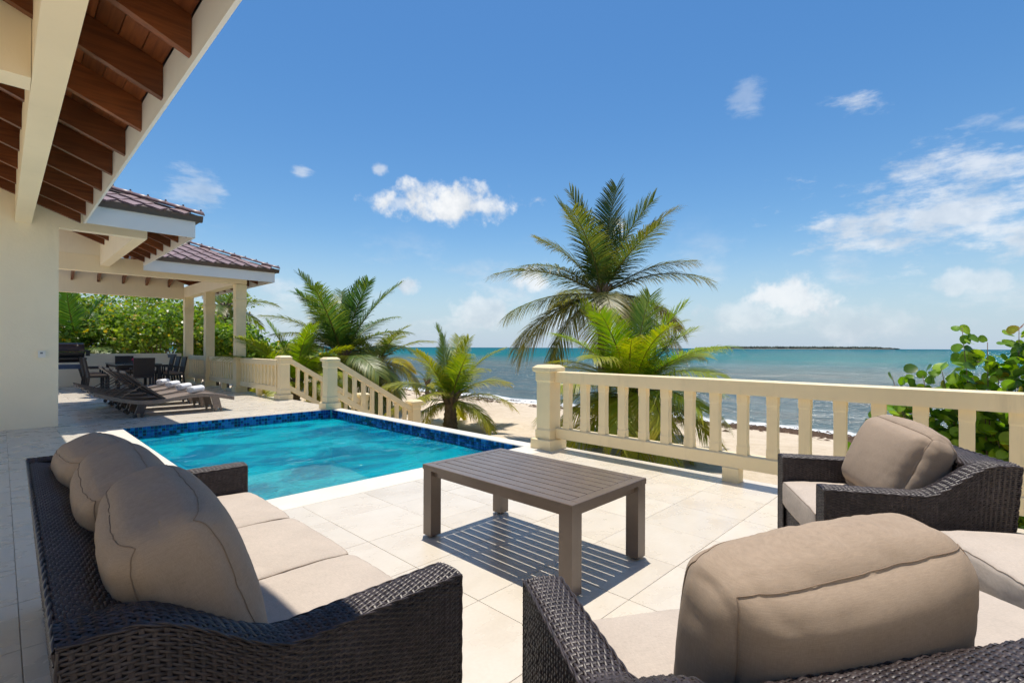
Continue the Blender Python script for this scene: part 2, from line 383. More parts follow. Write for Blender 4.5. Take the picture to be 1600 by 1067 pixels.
# ------------------------------------------------------------------ mesh helpers
class MB:
    """collects faces for ONE mesh object"""
    def __init__(s): s.v = []; s.f = []; s.c = []
    def add(s, vs, fs, c=None):
        o = len(s.v); s.v += [tuple(p) for p in vs]; s.f += [tuple(i + o for i in q) for q in fs]
        if c is not None: s.c += [c] * len(vs)
        return s
    def box(s, x0, x1, y0, y1, z0, z1, ch=0.0):
        if ch <= 0:
            vs = [(x, y, z) for z in (z0, z1) for y in (y0, y1) for x in (x0, x1)]
            return s.add(vs, [(0, 2, 3, 1), (4, 5, 7, 6), (0, 1, 5, 4), (2, 6, 7, 3), (0, 4, 6, 2), (1, 3, 7, 5)])
        # chamfered on top edge
        vs = [(x0, y0, z0), (x1, y0, z0), (x1, y1, z0), (x0, y1, z0), (x0, y0, z1 - ch), (x1, y0, z1 - ch), (x1, y1, z1 - ch), (x0, y1, z1 - ch),
              (x0 + ch, y0 + ch, z1), (x1 - ch, y0 + ch, z1), (x1 - ch, y1 - ch, z1), (x0 + ch, y1 - ch, z1)]
        fs = [(0, 3, 2, 1), (8, 9, 10, 11)]
        for i in range(4):
            j = (i + 1) % 4
            fs += [(i, j, j + 4, i + 4), (i + 4, j + 4, j + 8, i + 8)]
        return s.add(vs, fs)
    def loft(s, rings, cap=True, closed=True):
        n = len(rings[0]); vs = [p for r in rings for p in r]; fs = []
        for k in range(len(rings) - 1):
            for i in range(n if closed else n - 1):
                j = (i + 1) % n
                fs.append((k * n + i, k * n + j, (k + 1) * n + j, (k + 1) * n + i))
        if cap:
            fs.append(tuple(range(n - 1, -1, -1))); fs.append(tuple((len(rings) - 1) * n + i for i in range(n)))
        return s.add(vs, fs)
    def sqcol(s, cx, cy, prof):
        """square section lofted up: prof = [(z, halfwidth)]"""
        return s.loft([[(cx - h, cy - h, z), (cx + h, cy - h, z), (cx + h, cy + h, z), (cx - h, cy + h, z)] for z, h in prof])
    def tube(s, pts, rad, n=6, cap=True):
        pts = [Vector(p) for p in pts]; rings = []
        for i, p in enumerate(pts):
            tg = (pts[min(i + 1, len(pts) - 1)] - pts[max(i - 1, 0)]).normalized()
            a = tg.cross(Vector((0, 0, 1)))
            if a.length < 1e-3: a = tg.cross(Vector((0, 1, 0)))
            a.normalize(); b = tg.cross(a)
            r = rad[i] if isinstance(rad, (list, tuple)) else rad
            rings.append([tuple(p + (a * math.cos(t) + b * math.sin(t)) * r) for t in [2 * math.pi * k / n for k in range(n)]])
        return s.loft(rings, cap)
    def prism(s, poly, axis, a, b):
        """polygon of 2D points extruded along axis ('x','y','z') from a to b"""
        def P(u, v, w_): return {'x': (w_, u, v), 'y': (u, w_, v), 'z': (u, v, w_)}[axis]
        return s.loft([[P(u, v, a) for u, v in poly], [P(u, v, b) for u, v in poly]])
    def mesh(s, name, mat, smooth=False):
        me = bpy.data.meshes.new(name); me.from_pydata(s.v, [], s.f); me.materials.append(M[mat] if isinstance(mat, str) else mat)
        bm = bmesh.new(); bm.from_mesh(me); bmesh.ops.recalc_face_normals(bm, faces=bm.faces); bm.to_mesh(me); bm.free()
        if smooth: me.polygons.foreach_set('use_smooth', [True] * len(me.polygons))
        if s.c and len(s.c) == len(s.v):
            at = me.color_attributes.new('Col', 'FLOAT_COLOR', 'POINT')
            at.data.foreach_set('color', np.array([(*c, 1) for c in s.c], dtype=np.float32).ravel())
        me.update(); return me
    def build(s, name, mat, parent=None, smooth=False):
        return link(name, s.mesh(name, mat, smooth), parent)

def link(name, me, parent=None, loc=None, rot=None, scale=None):
    o = bpy.data.objects.new(name, me); col.objects.link(o)
    if parent is not None: o.parent = parent
    if loc is not None: o.location = loc
    if rot is not None: o.rotation_euler = rot
    if scale is not None: o.scale = scale
    return o

def np_mesh(name, V, F, mat, smooth=True, C=None):
    """V (n,3), F (m,k) arrays"""
    V = np.asarray(V, np.float32); F = np.asarray(F, np.int32); k = F.shape[1]
    me = bpy.data.meshes.new(name)
    me.vertices.add(len(V)); me.vertices.foreach_set('co', V.ravel())
    me.loops.add(F.size); me.loops.foreach_set('vertex_index', F.ravel())
    me.polygons.add(len(F)); me.polygons.foreach_set('loop_start', np.arange(0, F.size, k, dtype=np.int32))
    try: me.polygons.foreach_set('loop_total', np.full(len(F), k, np.int32))
    except Exception: pass
    me.polygons.foreach_set('use_smooth', np.full(len(F), smooth, bool))
    me.materials.append(M[mat])
    if C is not None:
        at = me.color_attributes.new('Col', 'FLOAT_COLOR', 'POINT')
        C4 = np.ones((len(V), 4), np.float32); C4[:, :3] = C
        at.data.foreach_set('color', C4.ravel())
    me.update(calc_edges=True); me.validate()
    return me

def tag(o, label=None, cat=None, group=None, kind=None):
    if label: o['label'] = label
    if cat: o['category'] = cat
    if group: o['group'] = group
    if kind: o['kind'] = kind
    return o
def thing(name, label, cat, loc=(0, 0, 0), rz=0.0, group=None):
    o = bpy.data.objects.new(name, None); col.objects.link(o); o.empty_display_size = .2
    o.location = loc; o.rotation_euler = (0, 0, rz)
    return tag(o, label, cat, group)
def struct(o): o['kind'] = 'structure'; return o
def copy_tree(o, parent=None):
    c = o.copy(); col.objects.link(c)
    if parent is not None: c.parent = parent
    for ch in [x for x in bpy.data.objects if x.parent == o]: copy_tree(ch, c)
    return c

# ------------------------------------------------------------------ ground, beach, sea, island
SAND = -1.0; SEA = -1.36
def sand_z(x, y):
    t = min(1, max(0, (x - 11.5) / 7.5)); z = SAND - .02 - .40 * t * t * (3 - 2 * t)
    if x > 19: z -= (x - 19) * .05
    return z
xs = np.concatenate([np.linspace(-900, -40, 8), np.linspace(-30, 4, 12), np.arange(4.6, 20.5, .17), np.array([24, 40])])
ys = np.concatenate([np.linspace(-900, -20, 8), np.arange(-10, 32, .2), np.linspace(40, 120, 10), np.linspace(300, 900, 4)])
V = []
for x in xs:
    for y in ys:
        z = sand_z(x, y)
        if 4.6 <= x < 20.5 and -10 <= y < 32:
            k = min(1, max(0, (18.5 - x) / 3)) 
            z += k * (mnoise.noise((x * .55, y * .55, 1.3)) * .05 + mnoise.noise((x * 1.7, y * 1.7, 4.1)) * .028 + mnoise.noise((x * 3.3, y * 3.3, 7.7)) * .016)
        V.append((x, y, z))
nY = len(ys)
F = [(i * nY + j, (i + 1) * nY + j, (i + 1) * nY + j + 1, i * nY + j + 1) for i in range(len(xs) - 1) for j in range(nY - 1)]
ground = link('ground', np_mesh('ground', V, F, 'sand')); struct(ground)
tag(ground, 'pale beach sand running along the shore')

# sea: a sheet with low swells near the shore
sxs = np.concatenate([np.arange(17.0, 60, .55), np.geomspace(61, 9000, 60)])
sys_ = np.concatenate([-np.geomspace(9000, 30, 30), np.arange(-28, 70, .8), np.geomspace(72, 9000, 40)])
X, Y = np.meshgrid(sxs, sys_, indexing='ij')
amp = np.clip((X - 18) / 8, 0, 1) * .07 * np.clip(1 - (X - 45) / 30, .0, 1)
Zs = SEA + amp * (np.sin(X * 1.1 + .6 * np.sin(Y * .23)) * .6 + np.sin(X * .62 + Y * .35) * .5)
V = np.stack([X, Y, Zs], -1).reshape(-1, 3)
nb = len(sys_); I, J = np.meshgrid(np.arange(len(sxs) - 1), np.arange(nb - 1), indexing='ij')
F = np.stack([I * nb + J, (I + 1) * nb + J, (I + 1) * nb + J + 1, I * nb + J + 1], -1).reshape(-1, 4)
sea = link('sea', np_mesh('sea', V, F, 'sea')); struct(sea); tag(sea, 'turquoise sea darkening to grey blue near the beach')

# island of low trees on the horizon
def on_dist(px, dist):
    d = fwd + rgt * ((px - 800) / 772); return Vector((0, 0, 0)) + d * dist
isl = thing('island', 'low wooded island on the horizon', 'island')
mb = MB(); p0 = on_dist(1088, 2600); p1 = on_dist(1402, 2600); axd = (p1 - p0); nrm = Vector((axd.y, -axd.x, 0)).normalized()
if nrm.dot(fwd) < 0: nrm = -nrm
rings = []
for i in range(41):
    t = i / 40; c = p0 + axd * t; hw = 80 * math.sin(math.pi * min(1, max(.02, t))) ** .5
    rings.append([tuple(c - nrm * hw + upv * -3), tuple(c - nrm * hw * .9 + upv * 1.0), tuple(c + nrm * hw * .9 + upv * 1.0), tuple(c + nrm * hw + upv * -3)])
mb.loft(rings); mb.build('island_ground', 'sand', isl)
V = []; F = []
for i in range(900):
    t = rng.random(); c = p0 + axd * (.005 + .99 * t) + nrm * rng.uniform(-60, 60) * math.sin(math.pi * max(.03, min(.97, t))) ** .5
    env = (min(1, t / .22) * .75 + .25) * (min(1, (1 - t) / .12) * .6 + .4)
    hgt = (7 + rng.random() * 7.5) * env; rad = rng.uniform(6, 12)
    o = len(V); n = 7
    for (fz, fr) in ((-.15, .75), (.35, 1.0), (.75, .7)):
        for k in range(n):
            a = 2 * math.pi * k / n + rng.random() * .3; r = rad * fr * rng.uniform(.75, 1.2)
            V.append((c.x + r * math.cos(a), c.y + r * math.sin(a), hgt * fz + rng.uniform(-.8, .8)))
    V.append((c.x, c.y, hgt * rng.uniform(.92, 1.08)))
    for q in range(2):
        for k in range(n):
            j = (k + 1) % n; F.append((o + q * n + k, o + q * n + j, o + (q + 1) * n + j, o + (q + 1) * n + k))
    for k in range(n): F.append((o + 2 * n + k, o + 2 * n + (k + 1) % n, o + 3 * n, o + 3 * n))
mbi = MB(); mbi.add(V, [f if f[2] != f[3] else f[:3] for f in F]); o = mbi.build('tree_canopy', 'island', isl); o['kind'] = 'stuff'

# ------------------------------------------------------------------ deck with tiles
POOL = (1.28, 4.63, 4.22, 9.47)          # x0 x1 y0 y1
EXC = (.97, 4.83, 3.86, 9.47)            # pool and coping
deck = thing('deck', 'pale stone tiled terrace around the pool', None); struct(deck)
mb = MB()
DZ = -.005
def slab(x0, x1, y0, y1): mb.box(x0, x1, y0, y1, -1.15, DZ)
slab(-9.5, .965, -7, 24); slab(.965, 4.96, -7, 3.855); slab(.965, 4.83, 9.475, 22)
mb.build('slab', 'grout', deck)
mb = MB(); mb.box(4.955, 4.975, -7, 3.84, -1.2, -.02); mb.box(4.835, 4.85, 3.86, 22, -1.2, -.02)
mb.build('retaining_face', 'wall', deck)
TP = .527
def sub_rect(r, e):
    x0, x1, y0, y1 = r; a0, a1, b0, b1 = e
    if x1 <= a0 or x0 >= a1 or y1 <= b0 or y0 >= b1: return [r]
    out = []
    if x0 < a0: out.append((x0, a0, y0, y1)); x0 = a0
    if x1 > a1: out.append((a1, x1, y0, y1)); x1 = a1
    if y0 < b0: out.append((x0, x1, y0, b0))
    if y1 > b1: out.append((x0, x1, b1, y1))
    return out
tiles = []
for i in range(-23, 5):
    for j in range(-15, 39):
        x0 = 2.70 + TP * i; y0 = 1.285 + TP * j; x1 = x0 + TP; y1 = y0 + TP
        x1 = min(x1, 4.955); 
        if x1 - x0 < .02: continue
        if y0 > 3.7: x1 = min(x1, 4.83)
        y1 = min(y1, 20.4)
        if x1 - x0 < .02 or y1 - y0 < .02: continue
        for r in sub_rect((x0, x1, y0, y1), EXC):
            if r[1] - r[0] > .03 and r[3] - r[2] > .03: tiles.append(r)
def in_view(r):
    cx, cy = (r[0] + r[1]) / 2, (r[2] + r[3]) / 2
    d = cx * fwd.x + cy * fwd.y; l = cx * rgt.x + cy * rgt.y
    return d > .6 and abs(l / d) < 1.12 and 1.25 / d * 772 < 640
cand = [r for r in tiles if in_view(r)]
cand.sort(key=lambda r: r[0] ** 2 + r[2] ** 2)
near = cand[:285]; nset = set(near); rest = [r for r in tiles if r not in nset]
cache = {}
def tile_mesh(w_, d_):
    k = (round(w_, 3), round(d_, 3))
    if k not in cache:
        b = MB(); g = .0013; b.box(g, w_ - g, g, d_ - g, -.0045, 0, .0012); cache[k] = b.mesh('deck_tile', 'tile')
    return cache[k]
for r in near:
    link('deck_tile', tile_mesh(r[1] - r[0], r[3] - r[2]), deck, (r[0], r[2], rng.uniform(-.0006, .0006)))
mb = MB()
for r in rest: mb.box(r[0] + .0022, r[1] - .0022, r[2] + .0022, r[3] - .0022, -.0045, 0, .0012)
o = mb.build('far_deck_tiles', 'tile', deck); o['kind'] = 'stuff'

# ------------------------------------------------------------------ pool
pool = thing('swimming_pool', 'rectangular turquoise swimming pool with blue mosaic waterline', 'pool', (3, 6.8, 0))
def kid(o): o.matrix_parent_inverse = o.parent.matrix_world.inverted() if False else Matrix.Translation(-Vector(o.parent.location)); return o
px0, px1, py0, py1 = POOL
def copt(x0, x1, y0, y1):
    b = MB(); b.box(x0, x1, y0, y1, -.06, .003, .008); kid(b.build('coping', 'coping', pool))
copt(.972, px0 + .012, 3.862, 9.468); copt(px1 - .012, 4.828, 3.862, 9.468); copt(px0 + .014, px1 - .014, 3.862, py0 + .012)
PD = -1.35; WZ = -.17
mb = MB(); T = .15
mb.box(px0 - T, px1 + T, py0 - T, py1 + T, PD - .1, PD)
mb.box(px0 - T, px0, py0 - T, py1 + T, PD, -.062); mb.box(px1, px1 + T, py0 - T, py1 + T, PD, -.062)
mb.box(px0, px1, py0 - T, py0, PD, -.062); mb.box(px0, px1, py1, py1 + T, PD, -.013)
kid(mb.build('basin', 'poolfloor', pool))
for k in range(3):
    b = MB(); q = .34 * (3 - k)
    b.box(px0 + .004, px0 + .95 + q * .55, py1 - .35 - q, py1 - .004 if k == 0 else py1 - .004, -.42 - .27 * (2 - k) - .26, -.42 - .27 * (2 - k) + .0)
# entry steps along the house side, at the far corner
for k in range(3):
    b = MB(); b.box(px0 + .03, px0 + .40 + .34 * k, 7.2 - .0 * k, py1 - .03, -1.34 if k == 2 else -.36 - .27 * (k + 1) + .02, -.36 - .27 * k, .02)
    kid(b.build('entry_step', 'poolfloor', pool))
# mosaic band: joined small tiles
def mosaic(nm, axis, fixed, a0, a1, ztop, rows, nrm_sign):
    V = []; Fq = []; C = []
    s_ = .050; n = int((a1 - a0) / s_)
    pal = [(.006, .035, .20), (.008, .065, .32), (.02, .15, .50), (.003, .014, .07), (.012, .09, .38), (.004, .022, .13), (.03, .2, .55)]
    for i in range(n):
        for r in range(rows):
            u0 = a0 + i * s_ + .002; u1 = u0 + s_ - .004; z1 = ztop - r * s_ - .002; z0 = z1 - s_ + .004
            c = pal[nprng.integers(len(pal))]; o = len(V); dd = fixed + nrm_sign * .007; d0 = fixed + nrm_sign * .001; e = .003
            ring = [(u0, z0, d0), (u1, z0, d0), (u1, z1, d0), (u0, z1, d0), (u0 + e, z0 + e, dd), (u1 - e, z0 + e, dd), (u1 - e, z1 - e, dd), (u0 + e, z1 - e, dd)]
            for (u, z, d) in ring: V.append((u, d, z) if axis == 'x' else (d, u, z)); C.append(c)
            Fq.append((o + 4, o + 5, o + 6, o + 7))
            for k in range(4): Fq.append((o + k, o + (k + 1) % 4, o + 4 + (k + 1) % 4, o + 4 + k))
    me = np_mesh(nm, V, Fq, 'mosaic', False, np.array(C))
    ob = link('waterline_mosaic', me, pool); ob['kind'] = 'stuff'; kid(ob)
mosaic('mosaic_far', 'x', py1, px0 + .012, px1 - .012, -.006, 6, -1)
mosaic('mosaic_sea', 'y', px1 - .012, py0 + .02, py1 - .012, -.012, 6, -1)
mosaic('mosaic_house', 'y', px0 + .012, py0 + .02, py1 - .012, -.012, 6, 1)
mosaic('mosaic_near', 'x', py0 + .012, px0 + .02, px1 - .02, -.012, 6, 1)
mb = MB(); mb.add([(px0, py0, WZ), (px1, py0, WZ), (px1, py1, WZ), (px0, py1, WZ)], [(0, 1, 2, 3)])
kid(mb.build('water', 'poolwater', pool))
b = MB(); b.tube([(3.52, 3.98, .0035), (3.52, 3.98, .008)], .035, 12); kid(b.build('skimmer_lid', 'plastic', pool))

# ------------------------------------------------------------------ house with stepped hip roofs
house = thing('villa', 'cream villa with white fascias, timber rafters and plum roof tiles', 'house', (0, 0, 0))
YW = 10.43; XB1 = (.147, .324); OV = .57; SL = .40
def hpart(name, mat, *boxes):
    b = MB()
    for bx in boxes: b.box(*bx)
    return b.build(name, mat, house)
# cross wall and header, added off-view fill walls
hpart('wall', 'wall', (-1.3, .632, YW, YW + .2, -.01, 3.9))
hpart('wall', 'wall', (.632, 1.756, YW, YW + .17, 3.09, 3.60))
hpart('added_fill_wall', 'wall', (-5.2, -5.0, -3.4, 13.0, -.008, 3.4))  # added out of view: warm bounce in place of blue sky
hpart('added_rear_fill_wall', 'wall', (-4.99, 4.5, -3.4, -3.2, -.008, 3.4))  # added behind the camera to block blue sky and warm the fill
sw = hpart('wall_box', 'plastic', (.402, .484, YW - .035, YW - .001, 1.065, 1.170)); sw['label'] = 'small white box fixed to the cream wall'
b = MB(); b.box(.425, .455, YW - .038, YW - .036, 1.125, 1.150); b.build('display', 'greybox', sw)
# section 1
hpart('main_beam', 'beam', (XB1[0], XB1[1], -.45, YW - .003, 3.09, 3.62))
hpart('cross_beam', 'beam', (-.755, XB1[0] - .003, 4.751, 4.995, 3.09, 3.9))
XE1 = XB1[1] + OV; YE2 = YW - OV; XE2 = 1.76 + OV
hpart('fascia', 'white', (XE1 - .025, XE1, -.5, YE2 - .0, 3.10, 3.40))
def raf_z(x, xe, z0): return z0 + SL * (xe - x)
def rafter(x0, x1, y, xe, z0, wd=.062, hgt=.255, ye=None):
    if ye is not None: x0 = max(x0, xe - (y - ye) + .12)
    if x1 - x0 < .1: return
    b = MB(); poly = [(x0, raf_z(x0, xe, z0)), (x1, raf_z(x1, xe, z0)), (x1, raf_z(x1, xe, z0) + hgt), (x0, raf_z(x0, xe, z0) + hgt)]
    b.prism(poly, 'y', y - wd / 2, y + wd / 2); return b.build('rafter', 'rafter', house)
for k in range(15):
    y = 3.80 - .82 * 5 + .82 * k + (.0 if k < 13 else 0)
    if y > 10.2: y = 10.2
    if k == 14: continue
    rafter(-.73, XE1 - .027, y, XE1, 3.15)
def boards(x0, x1, y0, y1, xe, z0, wd=.135, ye=None):
    n = int((x1 - x0) / wd) + 1
    for i in range(n):
        a = x1 - (i + 1) * wd; b2 = a + wd - .005; b = MB(); h0 = .258
        poly = [(a, raf_z(a, xe, z0) + h0), (b2, raf_z(b2, xe, z0) + h0), (b2, raf_z(b2, xe, z0) + h0 + .02), (a, raf_z(a, xe, z0) + h0 + .02)]
        b.prism(poly, 'y', y0 if ye is None else max(y0, ye + (xe - a) + .10), y1); b.build('ceiling_board', 'plank', house)
boards(-.72, XE1 - .0255, -.48, YW - .004, XE1, 3.15)
# section 2 (Y 10.43 .. 14.72) and section 3 (Y 14.72 .. 20.5)
Y3 = 14.72; X3 = 4.72; Z3 = 2.955
hpart('side_beam', 'beam', (1.586, 1.758, YW + .172, Y3 - .002, 3.09, 3.62))
hpart('fascia', 'white', (XE1 + .001, XE2 - .001, YE2 - .025, YE2, 3.11, 3.40))
hpart('fascia', 'white', (XE2 - .025, XE2, YE2 + .001, Y3 - OV - .02, 3.11, 3.40))
YE3 = Y3 + .14 - OV; XE3 = X3 + OV
hpart('fascia', 'white', (XE2 + .001, XE3 - .001, YE3 - .025, YE3, 3.025, 3.30))
hpart('fascia', 'white', (XE3 - .025, XE3, YE3 + .001, 21.3, 3.025, 3.30))
for k in range(7):
    rafter(-.3, XE2 - .027, YE2 + .42 + .62 * k, XE2, 3.17, ye=YE2)
boards(-.3, XE2 - .03, YE2 + .05, Y3 - .01, XE2, 3.17, .2, YE2)
hpart('front_beam', 'beam', (-1.4, X3, Y3 + .0, Y3 + .27, Z3, 3.32))
hpart('side_beam', 'beam', (X3 - .27, X3 - .001, Y3 + .272, 20.47, Z3 - .01, 3.30))
hpart('back_beam', 'beam', (-1.4, X3 - .272, 20.2, 20.47, Z3 - .06, 3.75))
hpart('parapet_wall', 'wall', (-1.4, 4.40, 20.28, 20.47, -.01, 1.0))
o = hpart('outlet_box', 'greybox', (4.0, 4.25, 20.25, 20.278, .86, .97))
for k in range(7):
    rafter(-1.2, XE3 - .027, 15.5 + .75 * k, XE3, 3.06, .06, .2, YE3)
for k in range(6):
    x = XE1 + .15 + .24 * k; b = MB(); d1 = min(2.2, XE2 - x + .05)
    if d1 > .35: b.prism([(YE2 + .03, 3.19), (YE2 + d1, 3.19 + SL * d1), (YE2 + d1, 3.40 + SL * d1), (YE2 + .03, 3.40)], 'x', x - .03, x + .03); b.build('rafter', 'rafter', house)
for k in range(6):      # jack rafters meeting the front beam, seen end on under the ceiling
    x = .9 + .62 * k; b = MB()
    b.prism([(20.19, 3.26), (17.6, 3.26 + SL * 2.59), (17.6, 3.46 + SL * 2.59), (20.19, 3.46)], 'x', x - .03, x + .03); b.build('rafter', 'rafter', house)
boards(-.6, XE3 - .03, YE3 + .05, 21.2, XE3, 3.08, .3, YE3)
b = MB(); b.prism([(-1.4, 3.322), (1.755, 3.322), (1.755, 3.62), (-1.4, 4.72)], 'y', Y3 + .002, Y3 + .15); b.build('gable_wall', 'wall', house)
def column(y):
    b = MB(); h = .135; cx = X3 - h; cy = y
    b.sqcol(cx, cy, [(-.008, h + .02), (.14, h + .02), (.15, h - .012), (1.15, h - .012), (1.24, h - .012), (2.28, h - .012), (2.36, h - .002), (2.50, h - .002), (2.51, h + .016), (2.55, h + .016), (2.56, h - .003), (Z3 - .012, h - .003)])
    return b.build('column', 'cream', house)
for y in (Y3 + .136, 17.72, 20.2): column(y)
# roof skins, tiles, hip caps, gutters
def gutter(p0, p1, out):
    """K-style gutter along p0->p1, profile pushed outward by 'out' (unit xy)"""
    b = MB(); prof = [(.0, -.012), (.065, -.012), (.085, .03), (.105, .085), (.09, .085), (.07, .035), (.055, .005), (.004, .005), (.004, .095), (0, .095)]
    rings = []
    for p in (p0, p1): rings.append([(p[0] + out[0] * u, p[1] + out[1] * u, p[2] + v) for u, v in prof])
    b.loft(rings); return b.build('gutter', 'gutter', house)
gutter((XE1 + .002, -.5, 3.40), (XE1 + .002, YE2 - .11, 3.40), (1, 0))
def slopes(name, xe, ye, ze, n_up, yback, xback):
    """front hip slope (faces -y) and sea slope (faces +x) meeting along the hip from the eave corner"""
    root = thing(name, None, None); root.parent = house
    L = n_up
    b = MB(); th = .02
    zt = ze + SL * L
    b.add([(xback, ye, ze), (xe, ye, ze), (xe - L, ye + L, zt), (xback, ye + L, zt)], [(0, 1, 2, 3)])
    b.add([(xe, ye, ze), (xe, yback, ze), (xe - L, yback, zt), (xe - L, ye + L, zt)], [(0, 1, 2, 3)])
    sk = b.build('roof_skin', 'rgap', house)
    b = MB(); dz = -.03
    b.add([(xback, ye + .12, ze + dz), (xe - .12, ye + .12, ze + dz), (xe - L, ye + L, zt + dz), (xback, ye + L, zt + dz)], [(0, 1, 2, 3)])
    b.build('ceiling_panel', 'plank', house)
    root2 = sk
    bpy.data.objects.remove(root)
    return root2
def diamond(wd, hg):
    """one raised lozenge tile lying in a slope: local x across, y up slope"""
    b = MB(); hw = wd / 2; hh = hg / 2; n = 4
    top = [(0, -hh, .026), (hw * .58, -hh * .50, .028), (hw, 0, .016), (hw * .52, hh * .5, .010), (0, hh, .006), (-hw * .52, hh * .5, .010), (-hw, 0, .016), (-hw * .58, -hh * .50, .028)]
    bot = [(x, y, -.004) for x, y, z in top]
    vs = top + bot + [(0, 0, .032)]
    fs = [(i, (i + 1) % 8, 16) for i in range(8)] + [(i + 8, (i + 1) % 8 + 8, (i + 1) % 8, i) for i in range(8)]
    b.add(vs, fs); return b.mesh('roof_tile', 'rtile')
dm = diamond(.315, .60)
def tile_slope(skin, xe, ye, ze, L, xmin, axis):
    cs = 1 / math.sqrt(1 + SL * SL); up = .322
    rows = int(L / cs / up)
    ang = math.atan(SL)
    for r in range(rows):
        d = (r * up + .20) * cs                 # plan distance from eave
        z = ze + SL * d + .006
        x = xe - d - .10 - (.17 if r % 2 else 0); k = 0
        while x > xmin:
            link('roof_tile', dm, skin, (x, ye + d, z), (ang, 0, 0)); x -= .34
ZE2 = 3.475; ZE3 = 3.375
sk2 = slopes('roof', XE2 + .09, YE2 - .09, ZE2, 2.3, Y3, XE1 - .1)
tile_slope(sk2, XE2 + .09, YE2 - .09, ZE2, 1.55, .42, 'y')
sk3 = slopes('roof', XE3 + .09, YE3 - .09, ZE3, 3.2, 21.4, XE2 - .3)
tile_slope(sk3, XE3 + .09, YE3 - .09, ZE3, 2.55, 1.9, 'y')
zr = 3.475 + SL * (XE1 + .09 + .75)
b = MB(); b.add([(XE1 + .09, -.5, 3.475), (XE1 + .09, YE2 - .09, 3.475), (-.75, YE2 + .5, zr), (-.75, -.5, zr)], [(0, 1, 2, 3)]); b.build('roof_skin', 'rtile', house)  # inland and rear edges cut short, out of view, to let fill light in
hpart('ridge_beam', 'beam', (-.95, -.76, -.45, YW - .003, 3.30, 4.05))
for yy in (1.2, 7.6): hpart('house_pier', 'wall', (-.97, -.74, yy, yy + .23, -.008, 3.295))
def hip_caps(xe, ye, ze, L):
    n = int(L * 1.414 / .30)
    for i in range(n):
        a0 = i * .30 / 1.414; a1 = (i + 1.12) * .30 / 1.414
        b = MB(); rings = []
        for a, r in ((a0, .068), (a1, .055)):
            c = Vector((xe - a, ye + a, ze + SL * a + .035)); s = Vector((1, 1, 0)).normalized()
            rings.append([tuple(c + s * (r * math.cos(t)) + upv * (r * math.sin(t) * .9)) for t in [math.pi * k / 8 for k in range(9)]])
        b.loft(rings, True); b.build('hip_cap', 'rtile', house, True)
        b = MB(); c = Vector((xe - a0 - .02, ye + a0 + .02, ze + SL * a0 + .105)); b.tube([c, c + upv * .022], .014, 6); b.build('cap_screw', 'rtile', house)
hip_caps(XE2 + .09, YE2 - .09, ZE2, 1.7); hip_caps(XE3 + .09, YE3 - .09, ZE3, 2.6)
gutter((XE1 + .11, YE2 - .002, 3.40), (XE2 + .10, YE2 - .002, 3.40), (0, -1)); gutter((XE2 + .002, YE2 - .0, 3.40), (XE2 + .002, YE3 - .1, 3.40), (1, 0))
gutter((XE2 + .11, YE3 - .002, 3.30), (XE3 + .10, YE3 - .002, 3.30), (0, -1)); gutter((XE3 + .002, YE3, 3.30), (XE3 + .002, 21.3, 3.30), (1, 0))

# ------------------------------------------------------------------ railings
def baluster_mesh(z0, z1, hw=.046, axis='y'):
    b = MB(); d = .040; H = z1 - z0
    prof = [(0, 1.0), (.14, 1.0), (.165, .93), (.835, .93), (.86, 1.0), (1.0, 1.0)]
    b.loft([[(-d * k, -hw * k, z0 + H * t), (d * k, -hw * k, z0 + H * t), (d * k, hw * k, z0 + H * t), (-d * k, hw * k, z0 + H * t)] for t, k in prof])
    return b.mesh('baluster', 'cream')
bal_near = baluster_mesh(.262, .824)
def post_mesh(name='post'):
    b = MB(); b.sqcol(0, 0, [(0, .158), (.125, .158), (.132, .15), (.135, .116), (.24, .116), (.265, .104), (.83, .104), (.855, .116), (.955, .116), (.957, .13)])
    return b.mesh('post', 'cream')
postM = post_mesh()
b = MB(); b.sqcol(0, 0, [(.958, .130), (.970, .146), (1.010, .146), (1.045, .10)]); capM = b.mesh('post_cap', 'cream')
def post(parent, x, y, z=-.008):
    p = link('post', postM, parent, (x, y, z)); link('post_cap', capM, p); return p
rail = thing('terrace_railing', 'cream balustrade with evenly spaced balusters beside the coffee table and armchairs', 'railing')
RX = 4.805
post(rail, 4.76, 3.955)
def rail_bar(parent, name, x0, x1, y0, y1, z0, z1): b = MB(); b.box(x0, x1, y0, y1, z0, z1, .01); return b.build(name, 'cream', parent)
rail_bar(rail, 'top_rail', RX - .068, RX + .068, -3.0, 3.835, .822, .958)
rail_bar(rail, 'bottom_rail', RX - .055, RX + .055, -3.0, 3.835, .137, .264)
for k in range(26): link('baluster', bal_near, rail, (RX, 3.687 - .2555 * k, 0))
for y in (1.737, -.45, -2.6): rail_bar(rail, 'rail_foot', RX - .066, RX + .066, y - .073, y + .073, -.008, .14)
# far railings between the columns and out to the stair
def far_rail(label, y0, y1, n, mat='cream'):
    t = thing('terrace_railing', label, 'railing', group='railings along the lounger terrace')
    X = 4.60
    rail_bar(t, 'top_rail', X - .06, X + .06, y0, y1, .80, .94); rail_bar(t, 'bottom_rail', X - .055, X + .055, y0, y1, .18, .31)
    m_ = far_rail.m
    for k in range(n): link('baluster', m_, t, (X, y0 + (k + .5) * (y1 - y0) / n, 0))
    rail_bar(t, 'rail_foot', X - .06, X + .06, (y0 + y1) / 2 - .06, (y0 + y1) / 2 + .06, -.008, .182)
    return t
far_rail.m = baluster_mesh(.308, .803, .05)
far_rail('cream balustrade between the roof corner column and the stair post', 12.13, Y3 - .02, 11)
far_rail('shaded balustrade between the first and second pavilion columns', Y3 + .28, 17.57, 12)
far_rail('shaded balustrade between the second and last pavilion columns', 17.87, 20.05, 10)
